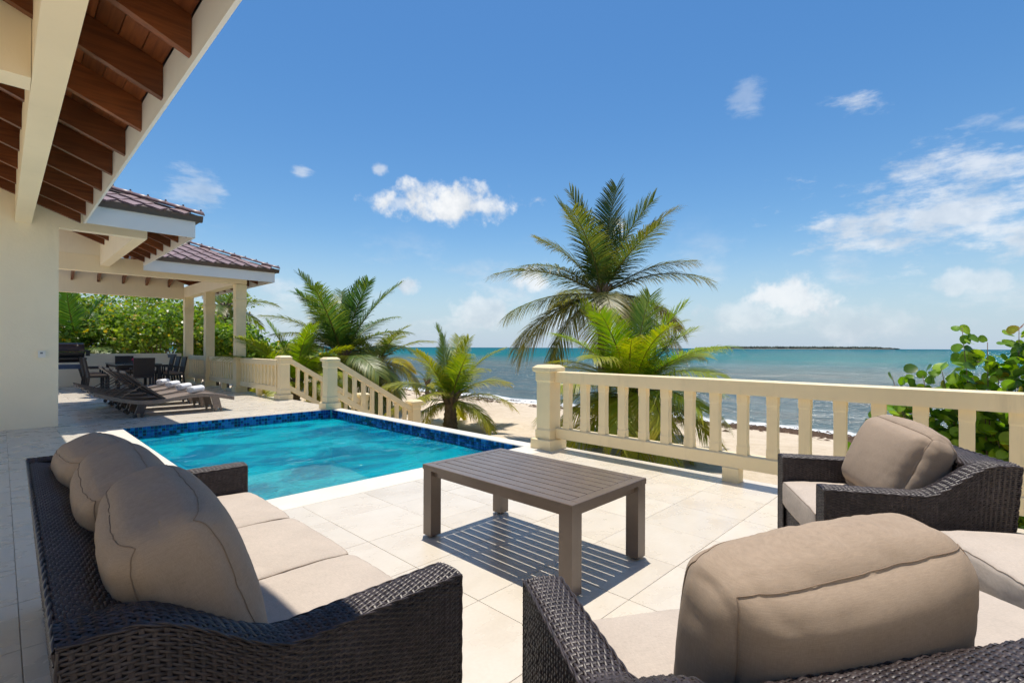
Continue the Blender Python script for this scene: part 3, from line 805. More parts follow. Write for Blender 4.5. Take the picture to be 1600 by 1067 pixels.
# stair down to the beach
stair = thing('beach_stair', 'masonry stair leading down from the terrace to the sand', 'stairs')
for k in range(6):
    b = MB(); b.box(4.86 + .30 * k, 4.86 + .30 * (k + 1) + .02, 9.80, 11.85, -1.1, -.167 * (k + 1) - .002 * k, .01); b.build('step', 'step', stair)
SR = .606
def stair_rail(y, label):
    t = thing('stair_railing', label, 'railing', group='railings of the beach stair')
    post(t, 4.66, y)
    ex = 6.71; e = post(t, ex, y, -1.02)
    for nm, zt, hh, hw in (('top_rail', .935, .125, .058), ('bottom_rail', .285, .12, .05)):
        b = MB(); x0, x1 = 4.77, 6.60
        b.prism([(x0, zt - SR * (x0 - 4.86) - hh), (x1, zt - SR * (x1 - 4.86) - hh), (x1, zt - SR * (x1 - 4.86)), (x0, zt - SR * (x0 - 4.86))], 'y', y - hw, y + hw)
        b.build(nm, 'cream', t)
    for k in range(8):
        x = 4.99 + .207 * k; zb = .285 - SR * (x - 4.86) - .01; ztp = .81 - SR * (x - 4.86) + .01
        b = MB(); d = .038; sl = SR * d
        rings = []
        for tt, q in ((0, 1.0), (.14, 1.0), (.165, .93), (.835, .93), (.86, 1.0), (1, 1.0)):
            z = zb + (ztp - zb) * tt; dd = d * q
            rings.append([(x - dd, y - dd, z + SR * dd * 0), (x + dd, y - dd, z), (x + dd, y + dd, z), (x - dd, y + dd, z)])
        b.loft(rings); b.build('baluster', 'cream', t)
    return t
stair_rail(9.63, 'sloping stair balustrade nearest the pool corner with a low end post')
stair_rail(12.0, 'sloping stair balustrade on the far side of the steps, partly behind the nearer one')

# ------------------------------------------------------------------ wicker furniture
class Weave:
    def __init__(s): s.V = []; s.F = []; s.n = 0; s.BV = []; s.BF = []; s.bn = 0
    def strip(s, P, N, T, rn, rt):
        """P,N,T: (rows, samples, 3): half-round strands"""
        Rr, Ss, _ = P.shape
        a = P - T * rt; b = P + N * rn; c = P + T * rt
        Vv = np.stack([a, b, c], 2).reshape(-1, 3)
        i, j = np.meshgrid(np.arange(Rr), np.arange(Ss - 1), indexing='ij')
        base = s.n + (i * Ss + j) * 3
        f1 = np.stack([base, base + 3, base + 4, base + 1], -1).reshape(-1, 4)
        f2 = np.stack([base + 1, base + 4, base + 5, base + 2], -1).reshape(-1, 4)
        s.V.append(Vv); s.F += [f1, f2]; s.n += len(Vv)
    def patch(s, S, L, Q, pitch_s=.023, pitch_q=.0098, amp=.0031, rn=.0028, rt=.0036, out=(0, 0, 1)):
        """S(u,v) -> xyz arrays for u,v in 0..1. strands run along u, stakes along v."""
        def frame(u, v):
            e = 1e-3
            P = S(u, v); du = S(np.clip(u + e, 0, 1), v) - S(np.clip(u - e, 0, 1), v); dv = S(u, np.clip(v + e, 0, 1)) - S(u, np.clip(v - e, 0, 1))
            N = np.cross(du, dv) * sgn[0]; N /= np.linalg.norm(N, axis=-1, keepdims=True) + 1e-12
            dv = dv / (np.linalg.norm(dv, axis=-1, keepdims=True) + 1e-12); du = du / (np.linalg.norm(du, axis=-1, keepdims=True) + 1e-12)
            return P, N, du, dv
        sgn = [1.0]; h_ = np.array([.5]); n0 = frame(h_, h_)[1][0]
        if float(np.dot(n0, np.array(out, float))) < 0: sgn[0] = -1.0
        nr = max(3, int(Q / pitch_q)); ns = max(3, int(L / pitch_s))
        us = np.linspace(0, 1, ns * 3 + 1); vs = (np.arange(nr) + .5) / nr
        U, Vv = np.meshgrid(us, vs)
        P, N, du, dv = frame(U, Vv)
        ph = np.cos(np.pi * U * ns + np.pi * (np.arange(nr)[:, None] % 2))
        jit = nprng.normal(0, .0007, (nr, 1))
        P1 = P + N * (amp * ph + jit)[..., None] * 1.0 + dv * (nprng.normal(0, .0006, U.shape))[..., None]
        s.strip(P1, N, dv, rn, rt * 1.0)
        # stakes
        us2 = (np.arange(ns) + .0) / ns; vs2 = np.linspace(0, 1, max(4, int(Q / .012)))
        U2, V2 = np.meshgrid(us2, vs2, indexing='ij')
        P2, N2, du2, dv2 = frame(U2, V2)
        s.strip(P2 + N2 * .0004, N2, du2, .0025, .0050)
        # core
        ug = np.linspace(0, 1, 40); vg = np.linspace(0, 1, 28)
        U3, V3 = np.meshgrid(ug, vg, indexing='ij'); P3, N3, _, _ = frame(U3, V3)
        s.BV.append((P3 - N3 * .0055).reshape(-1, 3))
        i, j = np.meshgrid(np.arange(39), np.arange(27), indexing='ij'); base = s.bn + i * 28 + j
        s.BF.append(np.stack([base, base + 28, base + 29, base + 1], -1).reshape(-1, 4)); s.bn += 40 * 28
    def rope(s, pts, r=.0085, twist=True):
        """border braid: two strands twisted along a polyline"""
        pts = np.asarray(pts, float); d = np.r_[0, np.cumsum(np.linalg.norm(np.diff(pts, axis=0), axis=1))]
        n = max(8, int(d[-1] / .006)); t = np.linspace(0, d[-1], n); C = np.stack([np.interp(t, d, pts[:, k]) for k in range(3)], -1)
        Tn = np.gradient(C, axis=0); Tn /= np.linalg.norm(Tn, axis=1, keepdims=True) + 1e-9
        A = np.cross(Tn, np.array([.3, .2, .9])); A /= np.linalg.norm(A, axis=1, keepdims=True) + 1e-9; B = np.cross(Tn, A)
        for q in range(2):
            ph = t / .052 * 2 * np.pi / 2 + q * np.pi
            c = C + (A * np.cos(ph)[:, None] + B * np.sin(ph)[:, None]) * r * .5
            k6 = 5; ang = np.arange(k6) * 2 * np.pi / k6
            ring = c[:, None, :] + (A[:, None, :] * np.cos(ang)[None, :, None] + B[:, None, :] * np.sin(ang)[None, :, None]) * r * .62
            Vv = ring.reshape(-1, 3); i, j = np.meshgrid(np.arange(n - 1), np.arange(k6), indexing='ij'); jn = (j + 1) % k6
            base = s.n + i * k6
            s.F.append(np.stack([base + j, base + jn, base + k6 + jn, base + k6 + j], -1).reshape(-1, 4)); s.V.append(Vv); s.n += len(Vv)
    def build(s, name, parent):
        o = link(name, np_mesh(name, np.concatenate(s.V), np.concatenate(s.F), 'wicker', True), parent)
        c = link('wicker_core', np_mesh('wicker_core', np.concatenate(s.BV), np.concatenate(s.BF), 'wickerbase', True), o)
        return o

def smoothstep(a, b, x): t = np.clip((x - a) / (b - a), 0, 1); return t * t * (3 - 2 * t)

def wicker_seat(t, W, D, za, zb, zs, left=True, right=True, aw=.115, lean=.055, fine=1.0, seat_w=None):
    """local frame: x = right, y = forward (facing), origin at floor centre. arms full depth, back between."""
    z0 = .045; xl, xr = -W / 2, W / 2; yf, yb = D / 2, -D / 2
    def ztop(y):   # arm height as it swoops up to the back
        return za + (zb - za) * smoothstep(yf - D * .52, yb + D * .10, y)
    ps, pq = .0205 * fine, .0082 * fine
    for side in ((-1,) if left else ()) + ((1,) if right else ()):
        wv = Weave(); xo = side * W / 2; sg = -side
        # outer side, top, inner side each as a patch; strands along depth
        def outer(u, v):
            y = yf + (yb - yf) * u; zt = ztop(y) - .012
            ln = lean * (1 - v) * smoothstep(yb + D * .5, yb, y)
            return np.stack([np.full_like(u, xo) + 0 * v, y + ln * 1.0, z0 + (zt - z0) * v], -1)
        def top(u, v):
            y = yf + (yb - yf) * u; zt = ztop(y)
            prof = -.012 * (2 * np.abs(v - .5)) ** 4
            return np.stack([xo + sg * aw * v, y, zt + prof], -1)
        def inner(u, v):
            y = yf + (yb + .12 - yf) * u; zt = ztop(y) - .012
            return np.stack([np.full_like(u, xo + sg * aw), y, zt + (zs - .12 - zt) * v], -1)
        def front(u, v):
            return np.stack([xo + sg * aw * u, np.full_like(u, yf), z0 + (za - .012 - z0) * v], -1)
        flip = side < 0
        def fl(S): return (lambda u, v: S(u, 1 - v)) if flip else S
        wv.patch(fl(outer), D, (za + zb) / 2 - z0, ps, pq, out=(side, 0, 0))
        wv.patch(fl(top), D, aw, ps, pq)
        wv.patch(fl(inner), D - .12, za - zs + .15, ps, pq, out=(-side, 0, 0))
        wv.patch((lambda u, v: front(u, 1 - v)) if not flip else front, aw, za - z0, ps, pq, out=(0, 1, 0))
        ysamp = np.linspace(yf, yb, 60)
        wv.rope(np.stack([np.full(60, xo), ysamp, ztop(ysamp) - .006], -1), .0052)
        wv.rope(np.stack([np.full(60, xo + sg * aw), ysamp, ztop(ysamp) - .006], -1), .0045)
        wv.rope([(xo, yf, z0), (xo, yf, za - .01)], .005); wv.rope([(xo + sg * aw, yf, z0), (xo + sg * aw, yf, za - .01)], .0045)
        wv.rope([(xo, yf, za - .008), (xo + sg * aw, yf, za - .008)], .005)
        wv.rope([(xo, yb + lean, z0), (xo, yb, zb - .01)], .0055)
        wv.build('arm', t)
    xa = xl + (aw if left else 0); xb = xr - (aw if right else 0)
    wv = Weave()
    def bouter(u, v): return np.stack([xl + W * u, yb + lean * (1 - v), z0 + (zb - .012 - z0) * v], -1)
    bt = .135
    def btop(u, v):
        vv = v; y = yb + bt * np.minimum(vv * 1.25, 1); z = zb - .012 * (2 * np.abs(np.clip(vv * 1.25, 0, 1) - .5)) ** 4 - .03 * np.clip(vv * 1.25, 0, 1) - .10 * np.clip((vv - .8) / .2, 0, 1)
        return np.stack([xa + (xb - xa) * u, y, z], -1)
    wv.patch(lambda u, v: bouter(u, v), W, zb - z0, ps, pq, out=(0, -1, 0))
    wv.patch(lambda u, v: btop(u, v), xb - xa, bt + .10, ps, pq)
    wv.rope([(xl, yb, zb - .006), (xr, yb, zb - .006)], .0055)
    wv.build('back', t)
    wv = Weave()
    wv.patch(lambda u, v: np.stack([xa + (xb - xa) * (1 - u), np.full_like(u, yf - .02), z0 + (zs - .15 - z0) * v], -1), xb - xa, zs - .15 - z0, ps * 1.1, pq * 1.1, out=(0, 1, 0))
    if not right: wv.patch(lambda u, v: np.stack([np.full_like(u, xr), yf - .02 + (yb + lean + .02 - yf) * u, z0 + (zs - .15 - z0) * (1 - v)], -1), D, zs - .15 - z0, ps * 1.1, pq * 1.1, out=(1, 0, 0))
    wv.rope([(xa, yf - .018, zs - .145), (xb, yf - .018, zs - .145)], .007)
    base = wv.build('seat_base', t)
    b = MB(); b.box(xa + .01, xb - .01, yb + lean + .02, yf - .04, z0 + .01, zs - .152); b.build('seat_deck', 'wickerbase', t)
    b = MB(); b.box(xa - .02, xb + .02, yb + .075, yb + .105, zs - .15, zb - .06); b.build('back_panel', 'wickerbase', t)
    for sx in (xl + .05, xr - .05):
        for sy in (yf - .05, yb + lean + .03):
            b = MB(); b.tube([(sx, sy, 0), (sx, sy, z0 + .02)], [.018, .022], 8); b.build('foot', 'blackmetal', t)

def cushion_mesh(w_, d_, t_, bulge=.04, seed=0, corner=.5, wr=.006, n=44, soft=.055, sag=0.0, gus=.012, seam_pts=None, mat='fabric', crisp=.55):
    """box cushion: w_ across x, d_ along y, thickness t_ along z, centred; puffed panels, pinched corners, creases"""
    r = soft; off = Vector((seed * 3.7, seed * 1.3, 0))
    W2, D2, T2 = w_ / 2, d_ / 2, t_ / 2
    def surf(x, y, z):
        # even out the spacing towards the edges
        x = math.sin(x * math.pi / 2 * .86) / math.sin(math.pi / 2 * .86); y = math.sin(y * math.pi / 2 * .86) / math.sin(math.pi / 2 * .86)
        p = Vector((x * W2, y * D2, z * T2))
        # round the edges
        q = Vector((max(-W2 + r, min(W2 - r, p.x)), max(-D2 + r, min(D2 - r, p.y)), max(-T2 + r * .8, min(T2 - r * .8, p.z))))
        dlt = p - q
        if dlt.length > 1e-6:
            dn = Vector((dlt.x / r, dlt.y / r, dlt.z / (r * .8)))
            k = max(abs(dn.x), abs(dn.y), abs(dn.z)) / dn.length
            # crisp boxing edge: only half rounded
            k = crisp + (1 - crisp) * k if k < 1 else 1
            p = q + dlt * k
        f = (1 - abs(x) ** 2.6) * (1 - abs(y) ** 2.6)
        p.z += (1 if z > 0 else -1) * (abs(z) ** 1.5) * bulge * f ** .75
        # gusset bulges out, corners are pinched in
        g = (1 - z * z) * gus
        if abs(x) > .93: p.x += math.copysign(g * (1 - y * y), x)
        if abs(y) > .93: p.y += math.copysign(g * (1 - x * x), y)
        c = (abs(x) * abs(y)) ** 5
        p.z *= 1 - c * .28 * corner
        p.x *= 1 - .035 * corner * (1 - abs(x) ** 2) * abs(y) ** 6 * 0
        # sides sag inward between the corners
        p.x -= math.copysign(.5 * bulge * (1 - y * y) * 0, x)
        # creases running in from the edges
        e = max(abs(x), abs(y))
        amp = wr * (.25 + 1.5 * max(0, e - .45)) 
        r1 = 1 - abs(mnoise.noise(Vector((p.x * 16, p.y * 4.0, p.z * 4)) + off)); r2 = 1 - abs(mnoise.noise(Vector((p.x * 5, p.y * 15, p.z * 5)) + off * 1.7))
        for (e1, e2, L1) in ((y, x, W2), (x, y, D2)):
            ed = math.exp(-(1 - abs(e1)) / .16); md = mnoise.noise(Vector((e2 * L1 * 7, e1 * 2, z * 1.5)) + off)
            if md > 0 and wr > .004: p.z -= (1 if z > 0 else -1) * ed * md * .0042 * (.5 + .5 * math.sin(e2 * L1 * 95 + 4 * md + seed))
        cr = .9 * mnoise.noise(Vector((p.x * 4, p.y * 4, p.z * 4)) + off) - .9 * r1 ** 7 - .6 * r2 ** 7 + .6
        nrm_ = Vector((p.x / W2 * .2, p.y / D2 * .2, z)); nrm_.normalize()
        p += nrm_ * cr * amp
        # sharp radial folds near the corners
        cc = (abs(x) * abs(y)) ** 2
        a = math.atan2(abs(y) - .55, abs(x) - .55)
        p.z += (1 if z > 0 else -1) * cc * wr * .5 * math.sin(a * 9 + seed * 2 + x)
        p.z -= sag * (1 - x * x) * (1 - y * y)
        return p
    if seam_pts is not None:
        m = 40
        for zz in (1, -1):
            per = [(-1 + 2 * k / m, -1) for k in range(m)] + [(1, -1 + 2 * k / m) for k in range(m)] + [(1 - 2 * k / m, 1) for k in range(m)] + [(-1, 1 - 2 * k / m) for k in range(m)]
            pts = []
            for (px_, py_) in per + per[:1]:
                q = surf(px_, py_, zz * .94); o_ = Vector((px_ ** 9 * .7, py_ ** 9 * .7, zz * .5))
                pts.append(q + o_.normalized() * .0012)
            seam_pts.append(pts)
    bm = bmesh.new(); bmesh.ops.create_cube(bm, size=2.0)
    bmesh.ops.subdivide_edges(bm, edges=bm.edges[:], cuts=n, use_grid_fill=True)
    for v in bm.verts: v.co = surf(*v.co)
    me = bpy.data.meshes.new('cushion'); bm.to_mesh(me)
    # seam loops: boundary rows of the top and bottom panels
    bm.free()
    me.polygons.foreach_set('use_smooth', [True] * len(me.polygons)); me.materials.append(M[mat]); me.update()
    return me

def add_cushion(name, parent, dims, loc, rot, seed=0, **kw):
    w_, d_, t_ = dims
    sp_ = []
    o = link(name, cushion_mesh(w_, d_, t_, seed=seed, seam_pts=sp_, **kw), parent, loc, rot)
    for pts in sp_:          # welt seams where the panels meet the gusset
        b = MB(); b.tube(pts, .0013, 5, False); b.build('seam', 'seam', o, True)
    return o

ZA, ZB, ZS = .55, .715, .40
# --- sofa: faces +X
SW, SD = 2.10, .93
sofa = thing('wicker_sofa', 'three seat dark wicker sofa with beige cushions beside the pool', 'sofa', (.08 + SD / 2, 2.235, 0), R_(-90.6))
wicker_seat(sofa, SW, SD, ZA, ZB, ZS)
cw = (SW - .25) / 3
for k in range(3):
    x = -SW / 2 + .125 + cw * (k + .5)
    add_cushion('seat_cushion', sofa, (cw - .006, SD - .115, .155), (x, .07, ZS - .078), (0, 0, 0), seed=k + 1, bulge=.018, wr=.0022, soft=.03, gus=.006, mat='seatfabric')
    ob = add_cushion('back_cushion', sofa, (cw + .03, .45, .205), (x + (.01, -.01, -.015)[k], -SD / 2 + .262 + (.0, .01, .015)[k], ZS + .212 + (.0, .01, .025)[k]),
                     (R_(111 + (2, 0, -2)[k]), R_((-3, 2, 1)[k]), R_((2, -2, -4)[k])), seed=k + 5, bulge=.050, wr=.0044, soft=.070, corner=1.0, gus=.016, crisp=.32)

# --- near seat: seen from behind, faces along 56.8 degrees
a1 = R_(56.8); uf = Vector((math.cos(a1), math.sin(a1), 0)); ur = Vector((math.sin(a1), -math.cos(a1), 0))
NW, ND = 1.64, .86
cen = ur * (.372 + NW / 2) + uf * (1.452 - ND / 2)
near_seat = thing('wicker_loveseat', 'wide wicker seat seen from behind with one upright beige cushion, nearest the camera', 'loveseat', (cen.x, cen.y, 0), a1 - math.pi / 2)
wicker_seat(near_seat, NW, ND, ZA, ZB, ZS, True, False)
cw2 = (NW - .115) / 2
for k in range(2):
    add_cushion('seat_cushion', near_seat, (cw2 - .006, ND - .10, .155), (-NW / 2 + .115 + cw2 * (k + .5), .06, ZS - .078), (0, 0, 0), seed=11 + k, bulge=.018, wr=.0022, soft=.03, gus=.006, mat='seatfabric')
add_cushion('back_cushion', near_seat, (.62, .47, .20), (-NW / 2 + .115 + .40, -ND / 2 + .30, ZS + .215), (R_(99), R_(-3), R_(4)), seed=14, bulge=.062, wr=.0050, soft=.078, corner=1.0, gus=.024, crisp=.28)

# --- armchair at right, faces 119 degrees
a2 = R_(119); uf = Vector((math.cos(a2), math.sin(a2), 0)); ur = Vector((math.sin(a2), -math.cos(a2), 0))
CW, CD = .88, .80
cen = ur * (2.79 + CW / 2) + uf * (-.875 - CD / 2)
chair = thing('wicker_armchair', 'dark wicker armchair by the railing with a tilted beige back cushion', 'armchair', (cen.x, cen.y, 0), a2 - math.pi / 2)
wicker_seat(chair, CW, CD, ZA, ZB, ZS)
add_cushion('seat_cushion', chair, (CW - .245, CD - .09, .16), (0, .055, ZS - .08), (0, 0, 0), seed=21, bulge=.02, wr=.003, soft=.03, gus=.006, mat='seatfabric')
add_cushion('back_cushion', chair, (.54, .46, .19), (.045, -CD / 2 + .30, ZS + .20), (R_(112), R_(-6), R_(8)), seed=23, bulge=.062, wr=.0050, soft=.078, corner=1.0, gus=.032, crisp=.10)

# --- ottoman between the near seat and the armchair
otto = thing('wicker_ottoman', 'square wicker ottoman with a beige cushion between the armchair and the near seat', 'ottoman', (2.86, -.23, 0), R_(32))
wv = Weave(); OW = .60
for k in range(4):
    a = k * math.pi / 2; ca, sa = math.cos(a), math.sin(a)
    def sd(u, v, ca=ca, sa=sa):
        x = -OW / 2 + OW * u; y = np.full_like(u, -OW / 2); z = .04 + .235 * v
        return np.stack([x * ca - y * sa, x * sa + y * ca, z], -1)
    wv.patch(sd, OW, .235, .025, .0105, out=(sa, -ca, 0))
wv.rope([(-OW / 2, -OW / 2, .275), (OW / 2, -OW / 2, .275), (OW / 2, OW / 2, .275), (-OW / 2, OW / 2, .275), (-OW / 2, -OW / 2, .275)], .008)
wv.build('base', otto)
for sx in (-1, 1):
    for sy in (-1, 1):
        b = MB(); b.tube([(sx * .25, sy * .25, 0), (sx * .25, sy * .25, .06)], [.018, .022], 8); b.build('foot', 'blackmetal', otto)
add_cushion('cushion', otto, (OW + .02, OW + .02, .15), (0, 0, .355), (0, 0, 0), seed=31, bulge=.025, wr=.004, soft=.035, gus=.012, mat='seatfabric')

# ------------------------------------------------------------------ coffee table
tx0, tx1, ty0, ty1 = 1.953, 2.683, 1.470, 2.705; TH = .476
ct = thing('coffee_table', 'brown slatted metal coffee table', 'table', ((tx0 + tx1) / 2, (ty0 + ty1) / 2, 0))
lx0, lx1, ly0, ly1 = -(tx1 - tx0) / 2, (tx1 - tx0) / 2, -(ty1 - ty0) / 2, (ty1 - ty0) / 2
fr = .058
def cbox(name, x0, x1, y0, y1, z0, z1, ch=.003, mat='table', parent=None):
    b = MB(); b.box(x0, x1, y0, y1, z0, z1, ch); return b.build(name, mat, parent or ct)
cbox('frame_rail', lx0, lx0 + fr, ly0, ly1, TH - .034, TH); cbox('frame_rail', lx1 - fr, lx1, ly0, ly1, TH - .034, TH)
cbox('frame_rail', lx0 + fr + .001, lx1 - fr - .001, ly0, ly0 + fr, TH - .034, TH); cbox('frame_rail', lx0 + fr + .001, lx1 - fr - .001, ly1 - fr, ly1, TH - .034, TH)
nsl = 8; gap = .0075; iw = (lx1 - lx0 - 2 * fr - gap * (nsl + 1)) / nsl
for k in range(nsl):
    x = lx0 + fr + gap + k * (iw + gap)
    cbox('slat', x, x + iw, ly0 + fr + .004, ly1 - fr - .004, TH - .016, TH - .001, .002)
lg = .082
for sx in (lx0 + .004, lx1 - lg - .004):
    for sy in (ly0 + .004, ly1 - lg - .004):
        cbox('leg', sx, sx + lg, sy, sy + lg, .012, TH - .0345, .0)
        b = MB(); b.tube([(sx + lg / 2, sy + lg / 2, 0), (sx + lg / 2, sy + lg / 2, .014)], .024, 10); b.build('foot', 'blackmetal', ct)
ap = .03
cbox('apron', lx0 + .03, lx0 + .05, ly0 + lg + .006, ly1 - lg - .006, TH - .075, TH - .035, 0); cbox('apron', lx1 - .05, lx1 - .03, ly0 + lg + .006, ly1 - lg - .006, TH - .075, TH - .035, 0)
cbox('apron', lx0 + lg + .006, lx1 - lg - .006, ly0 + .03, ly0 + .05, TH - .075, TH - .035, 0); cbox('apron', lx0 + lg + .006, lx1 - lg - .006, ly1 - .05, ly1 - .03, TH - .075, TH - .035, 0)
for yy in (-.20, .20): cbox('cross_bar', lx0 + .052, lx1 - .052, yy - .014, yy + .014, TH - .034, TH - .0165, 0)

# ------------------------------------------------------------------ sun loungers
LP = [(3.20, .265), (3.05, .300), (2.85, .345), (2.65, .365), (2.45, .355), (2.25, .325), (2.05, .295), (1.85, .285), (1.65, .300), (1.45, .345), (1.25, .410), (1.08, .470)]
def slab_along(b, pts, y0, y1, th):
    rings = []
    for i, (x, z) in enumerate(pts):
        rings.append([(x, y0, z - th), (x, y1, z - th), (x, y1, z), (x, y0, z)])
    b.loft(rings); return b
def make_lounger(label):
    t = thing('sun_lounger', label, 'sun lounger', (0, 0, 0), group='sun loungers in a row by the pool')
    hw = .335
    for s in (-1, 1):
        b = MB(); y0, y1 = sorted((s * hw, s * (hw - .06))); slab_along(b, LP, y0, y1, .065); b.build('side_rail', 'lounger', t)
    b = MB(); slab_along(b, [(x, z - .006) for x, z in LP if x > 1.98], -hw + .061, hw - .061, .03); b.build('seat_panel', 'lounger', t)
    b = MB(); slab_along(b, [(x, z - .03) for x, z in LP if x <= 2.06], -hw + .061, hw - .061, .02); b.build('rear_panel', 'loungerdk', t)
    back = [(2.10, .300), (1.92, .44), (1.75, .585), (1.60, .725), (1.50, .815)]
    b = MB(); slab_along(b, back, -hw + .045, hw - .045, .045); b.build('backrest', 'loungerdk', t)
    for s in (-1, 1):
        b = MB(); b.tube([(1.40, s * (hw - .08), .335), (1.74, s * (hw - .08), .555)], .010, 6); b.build('strut', 'table', t)
    b = MB(); b.tube([(1.40, -hw + .08, .335), (1.40, hw - .08, .335)], .010, 6); b.build('strut', 'table', t)
    for xx, kind in ((2.86, 0), (1.74, 1)):
        for s in (-1, 1):
            b = MB(); ya, yb_ = sorted((s * (hw - .005), s * (hw - .055)))
            zt = .30 if kind == 0 else .24; sh = .07 if kind == 0 else -.06
            poly = [(xx - .06, zt), (xx + .07, zt), (xx + .07 + sh, .0 if kind == 0 else .03), (xx + .04 + sh, .0 if kind == 0 else .03), (xx + .015 + sh, .075), (xx - .02 + sh, .075), (xx - .035 + sh, .0 if kind == 0 else .03), (xx - .06 + sh, .0 if kind == 0 else .03)]
            b.prism(poly, 'y', ya, yb_); lg_ = b.build('leg', 'lounger' if kind == 0 else 'loungerdk', t)
            if kind:
                for dx in (-.055, .05):
                    b = MB(); yy = s * (hw + .012); b.tube([(xx + sh + dx, yy - .012, .035), (xx + sh + dx, yy + .012, .035)], .035, 12); b.build('wheel', 'blackmetal', lg_)
    return t
names = ['wicker sun lounger nearest the pool', 'second wicker sun lounger from the pool', 'third wicker sun lounger from the pool', 'wicker sun lounger farthest from the pool, nearest the dining table']
L0 = make_lounger(names[0]); lys = [11.0, 11.9, 12.82, 13.75]
Ls = [L0]
for k in range(1, 4):
    c = copy_tree(L0); c['label'] = names[k]; Ls.append(c)
def towel_mesh():
    b = MB(); pts = []
    n = 40
    # spiral roll extruded across
    rings = []
    for y, sc_ in ((-.19, .96), (-.185, 1.0), (.185, 1.0), (.19, .96)):
        ring = []
        for k in range(20):
            a = 2 * math.pi * k / 20; r = .068 * sc_ * (1 + .02 * math.sin(3 * a))
            ring.append((r * math.cos(a), y, .066 + r * .94 * math.sin(a)))
        rings.append(ring)
    b.loft(rings)
    return b.mesh('towel', 'towel', True)
tw = towel_mesh()
b = MB()
sp = [(.060 * (1 - k / 46) * math.cos(k * .42), -.1945, .066 + .058 * (1 - k / 46) * math.sin(k * .42)) for k in range(42)]
b.tube(sp, .0035, 5); spm = b.mesh('towel_fold', 'towel', True)
tn = ['rolled white towel on the lounger nearest the pool', 'rolled white towel on the second lounger from the pool', 'rolled white towel on the third lounger from the pool', 'rolled white towel on the lounger farthest from the pool']
for k, l in enumerate(Ls):
    l.location = (0, lys[k], 0)
    o = link('rolled_towel', tw, None, (2.62, lys[k] - .02, .362), (0, 0, R_(-42 + 3 * k))); tag(o, tn[k], 'towel', 'rolled towels on the loungers')
    link('towel_fold', spm, o)

# ------------------------------------------------------------------ dining set and grill under the far roof
dt = thing('dining_table', 'dark patio dining table under the far roof', 'table', (2.75, 18.35, 0))
b = MB(); b.box(-.52, .52, -1.05, 1.05, .71, .745, .006); b.build('table_top', 'glasstop', dt)
for sx in (-.47, .47):
    for sy in (-1.0, 1.0):
        b = MB(); b.box(sx - .035, sx + .035, sy - .035, sy + .035, 0, .71); b.build('leg', 'darkwicker', dt)
b = MB(); b.box(-.47, .47, -1.0, 1.0, .64, .708); b.build('apron', 'darkwicker', dt)
fl = thing('flower_pot', 'small pink flower arrangement on the dining table', 'flowers', (2.75, 18.1, .745))
b = MB(); b.tube([(0, 0, 0), (0, 0, .06)], [.03, .04], 10); b.build('pot', 'pink', fl)
for k in range(7):
    a = k * .9; b = MB(); c = Vector((.04 * math.cos(a), .04 * math.sin(a), .10 + .02 * (k % 3)))
    b.tube([c - upv * .02, c, c + upv * .015], [.012, .035, .01], 8); b.build('blossom', 'pink', fl, True)
def make_dchair(label):
    t = thing('dining_chair', label, 'chair', group='chairs around the dining table')
    b = MB(); b.box(-.23, .23, -.23, .23, .38, .43, .01); b.build('seat', 'darkwicker', t)
    b = MB(); b.box(-.21, .21, -.20, .22, .43, .475, .012); b.build('seat_pad', 'fabric', t)
    b = MB(); b.prism([(-.22, .42), (-.18, .42), (-.27, .93), (-.31, .93)], 'x', -.235, .235); b.build('backrest', 'darkwicker', t)
    for sx in (-.21, .21):
        b = MB(); b.box(sx - .022, sx + .022, .185, .23, 0, .38); b.build('leg', 'darkwicker', t)
        b = MB(); b.prism([(-.27, 0), (-.23, 0), (-.18, .38), (-.225, .38)], 'x', sx - .022, sx + .022); b.build('leg', 'darkwicker', t)
        b = MB(); b.box(sx * 1.12 - .02, sx * 1.12 + .02, -.2, .2, .62, .65); b.build('armrest', 'darkwicker', t)
        b = MB(); b.box(sx * 1.12 - .018, sx * 1.12 + .018, .165, .2, .43, .62); b.build('arm_post', 'darkwicker', t)
    return t
dpos = [(2.72, 16.75, 0, 'dark dining chair at the near end of the table, its back to the loungers'), (2.78, 19.75, 180, 'dark dining chair at the far end of the table by the low wall'),
        (1.88, 17.75, -90, 'dark dining chair nearest the lounger backs on the grill side of the table'), (1.88, 18.7, -90, 'dark dining chair farther back on the grill side of the table'),
        (3.62, 17.6, 90, 'dark dining chair nearest the pool on the railing side of the table'), (3.62, 18.35, 90, 'middle dark dining chair on the railing side of the table'), (3.62, 19.1, 90, 'farthest dark dining chair on the railing side of the table')]
D0 = None
for x, y, a, lab in dpos:
    c = make_dchair(lab) if D0 is None else copy_tree(D0)
    D0 = D0 or c; c['label'] = lab; c.location = (x, y, 0); c.rotation_euler = (0, 0, R_(a))
gr = thing('barrel_grill', 'black barrel barbecue grill standing by the low wall', 'grill', (1.30, 19.3, 0))
b = MB(); n = 20
b.loft([[(x, .26 * math.cos(t), 1.08 + .25 * math.sin(t)) for t in [math.pi * k / n for k in range(n + 1)]] for x in (-.45, .42)]); b.build('lid', 'drum', gr, False)
b = MB(); b.loft([[(x, .26 * math.cos(t), 1.06 + .30 * math.sin(t)) for t in [math.pi + math.pi * k / n for k in range(n + 1)]] for x in (-.45, .42)]); b.build('firebox', 'blackmetal', gr)
b = MB(); b.box(-.45, .45, -.50, -.27, .86, .90); b.build('front_shelf', 'blackmetal', gr)
b = MB(); b.box(-.45, .42, -.24, .24, .58, .70); b.build('lower_cabinet', 'bluemetal', gr)
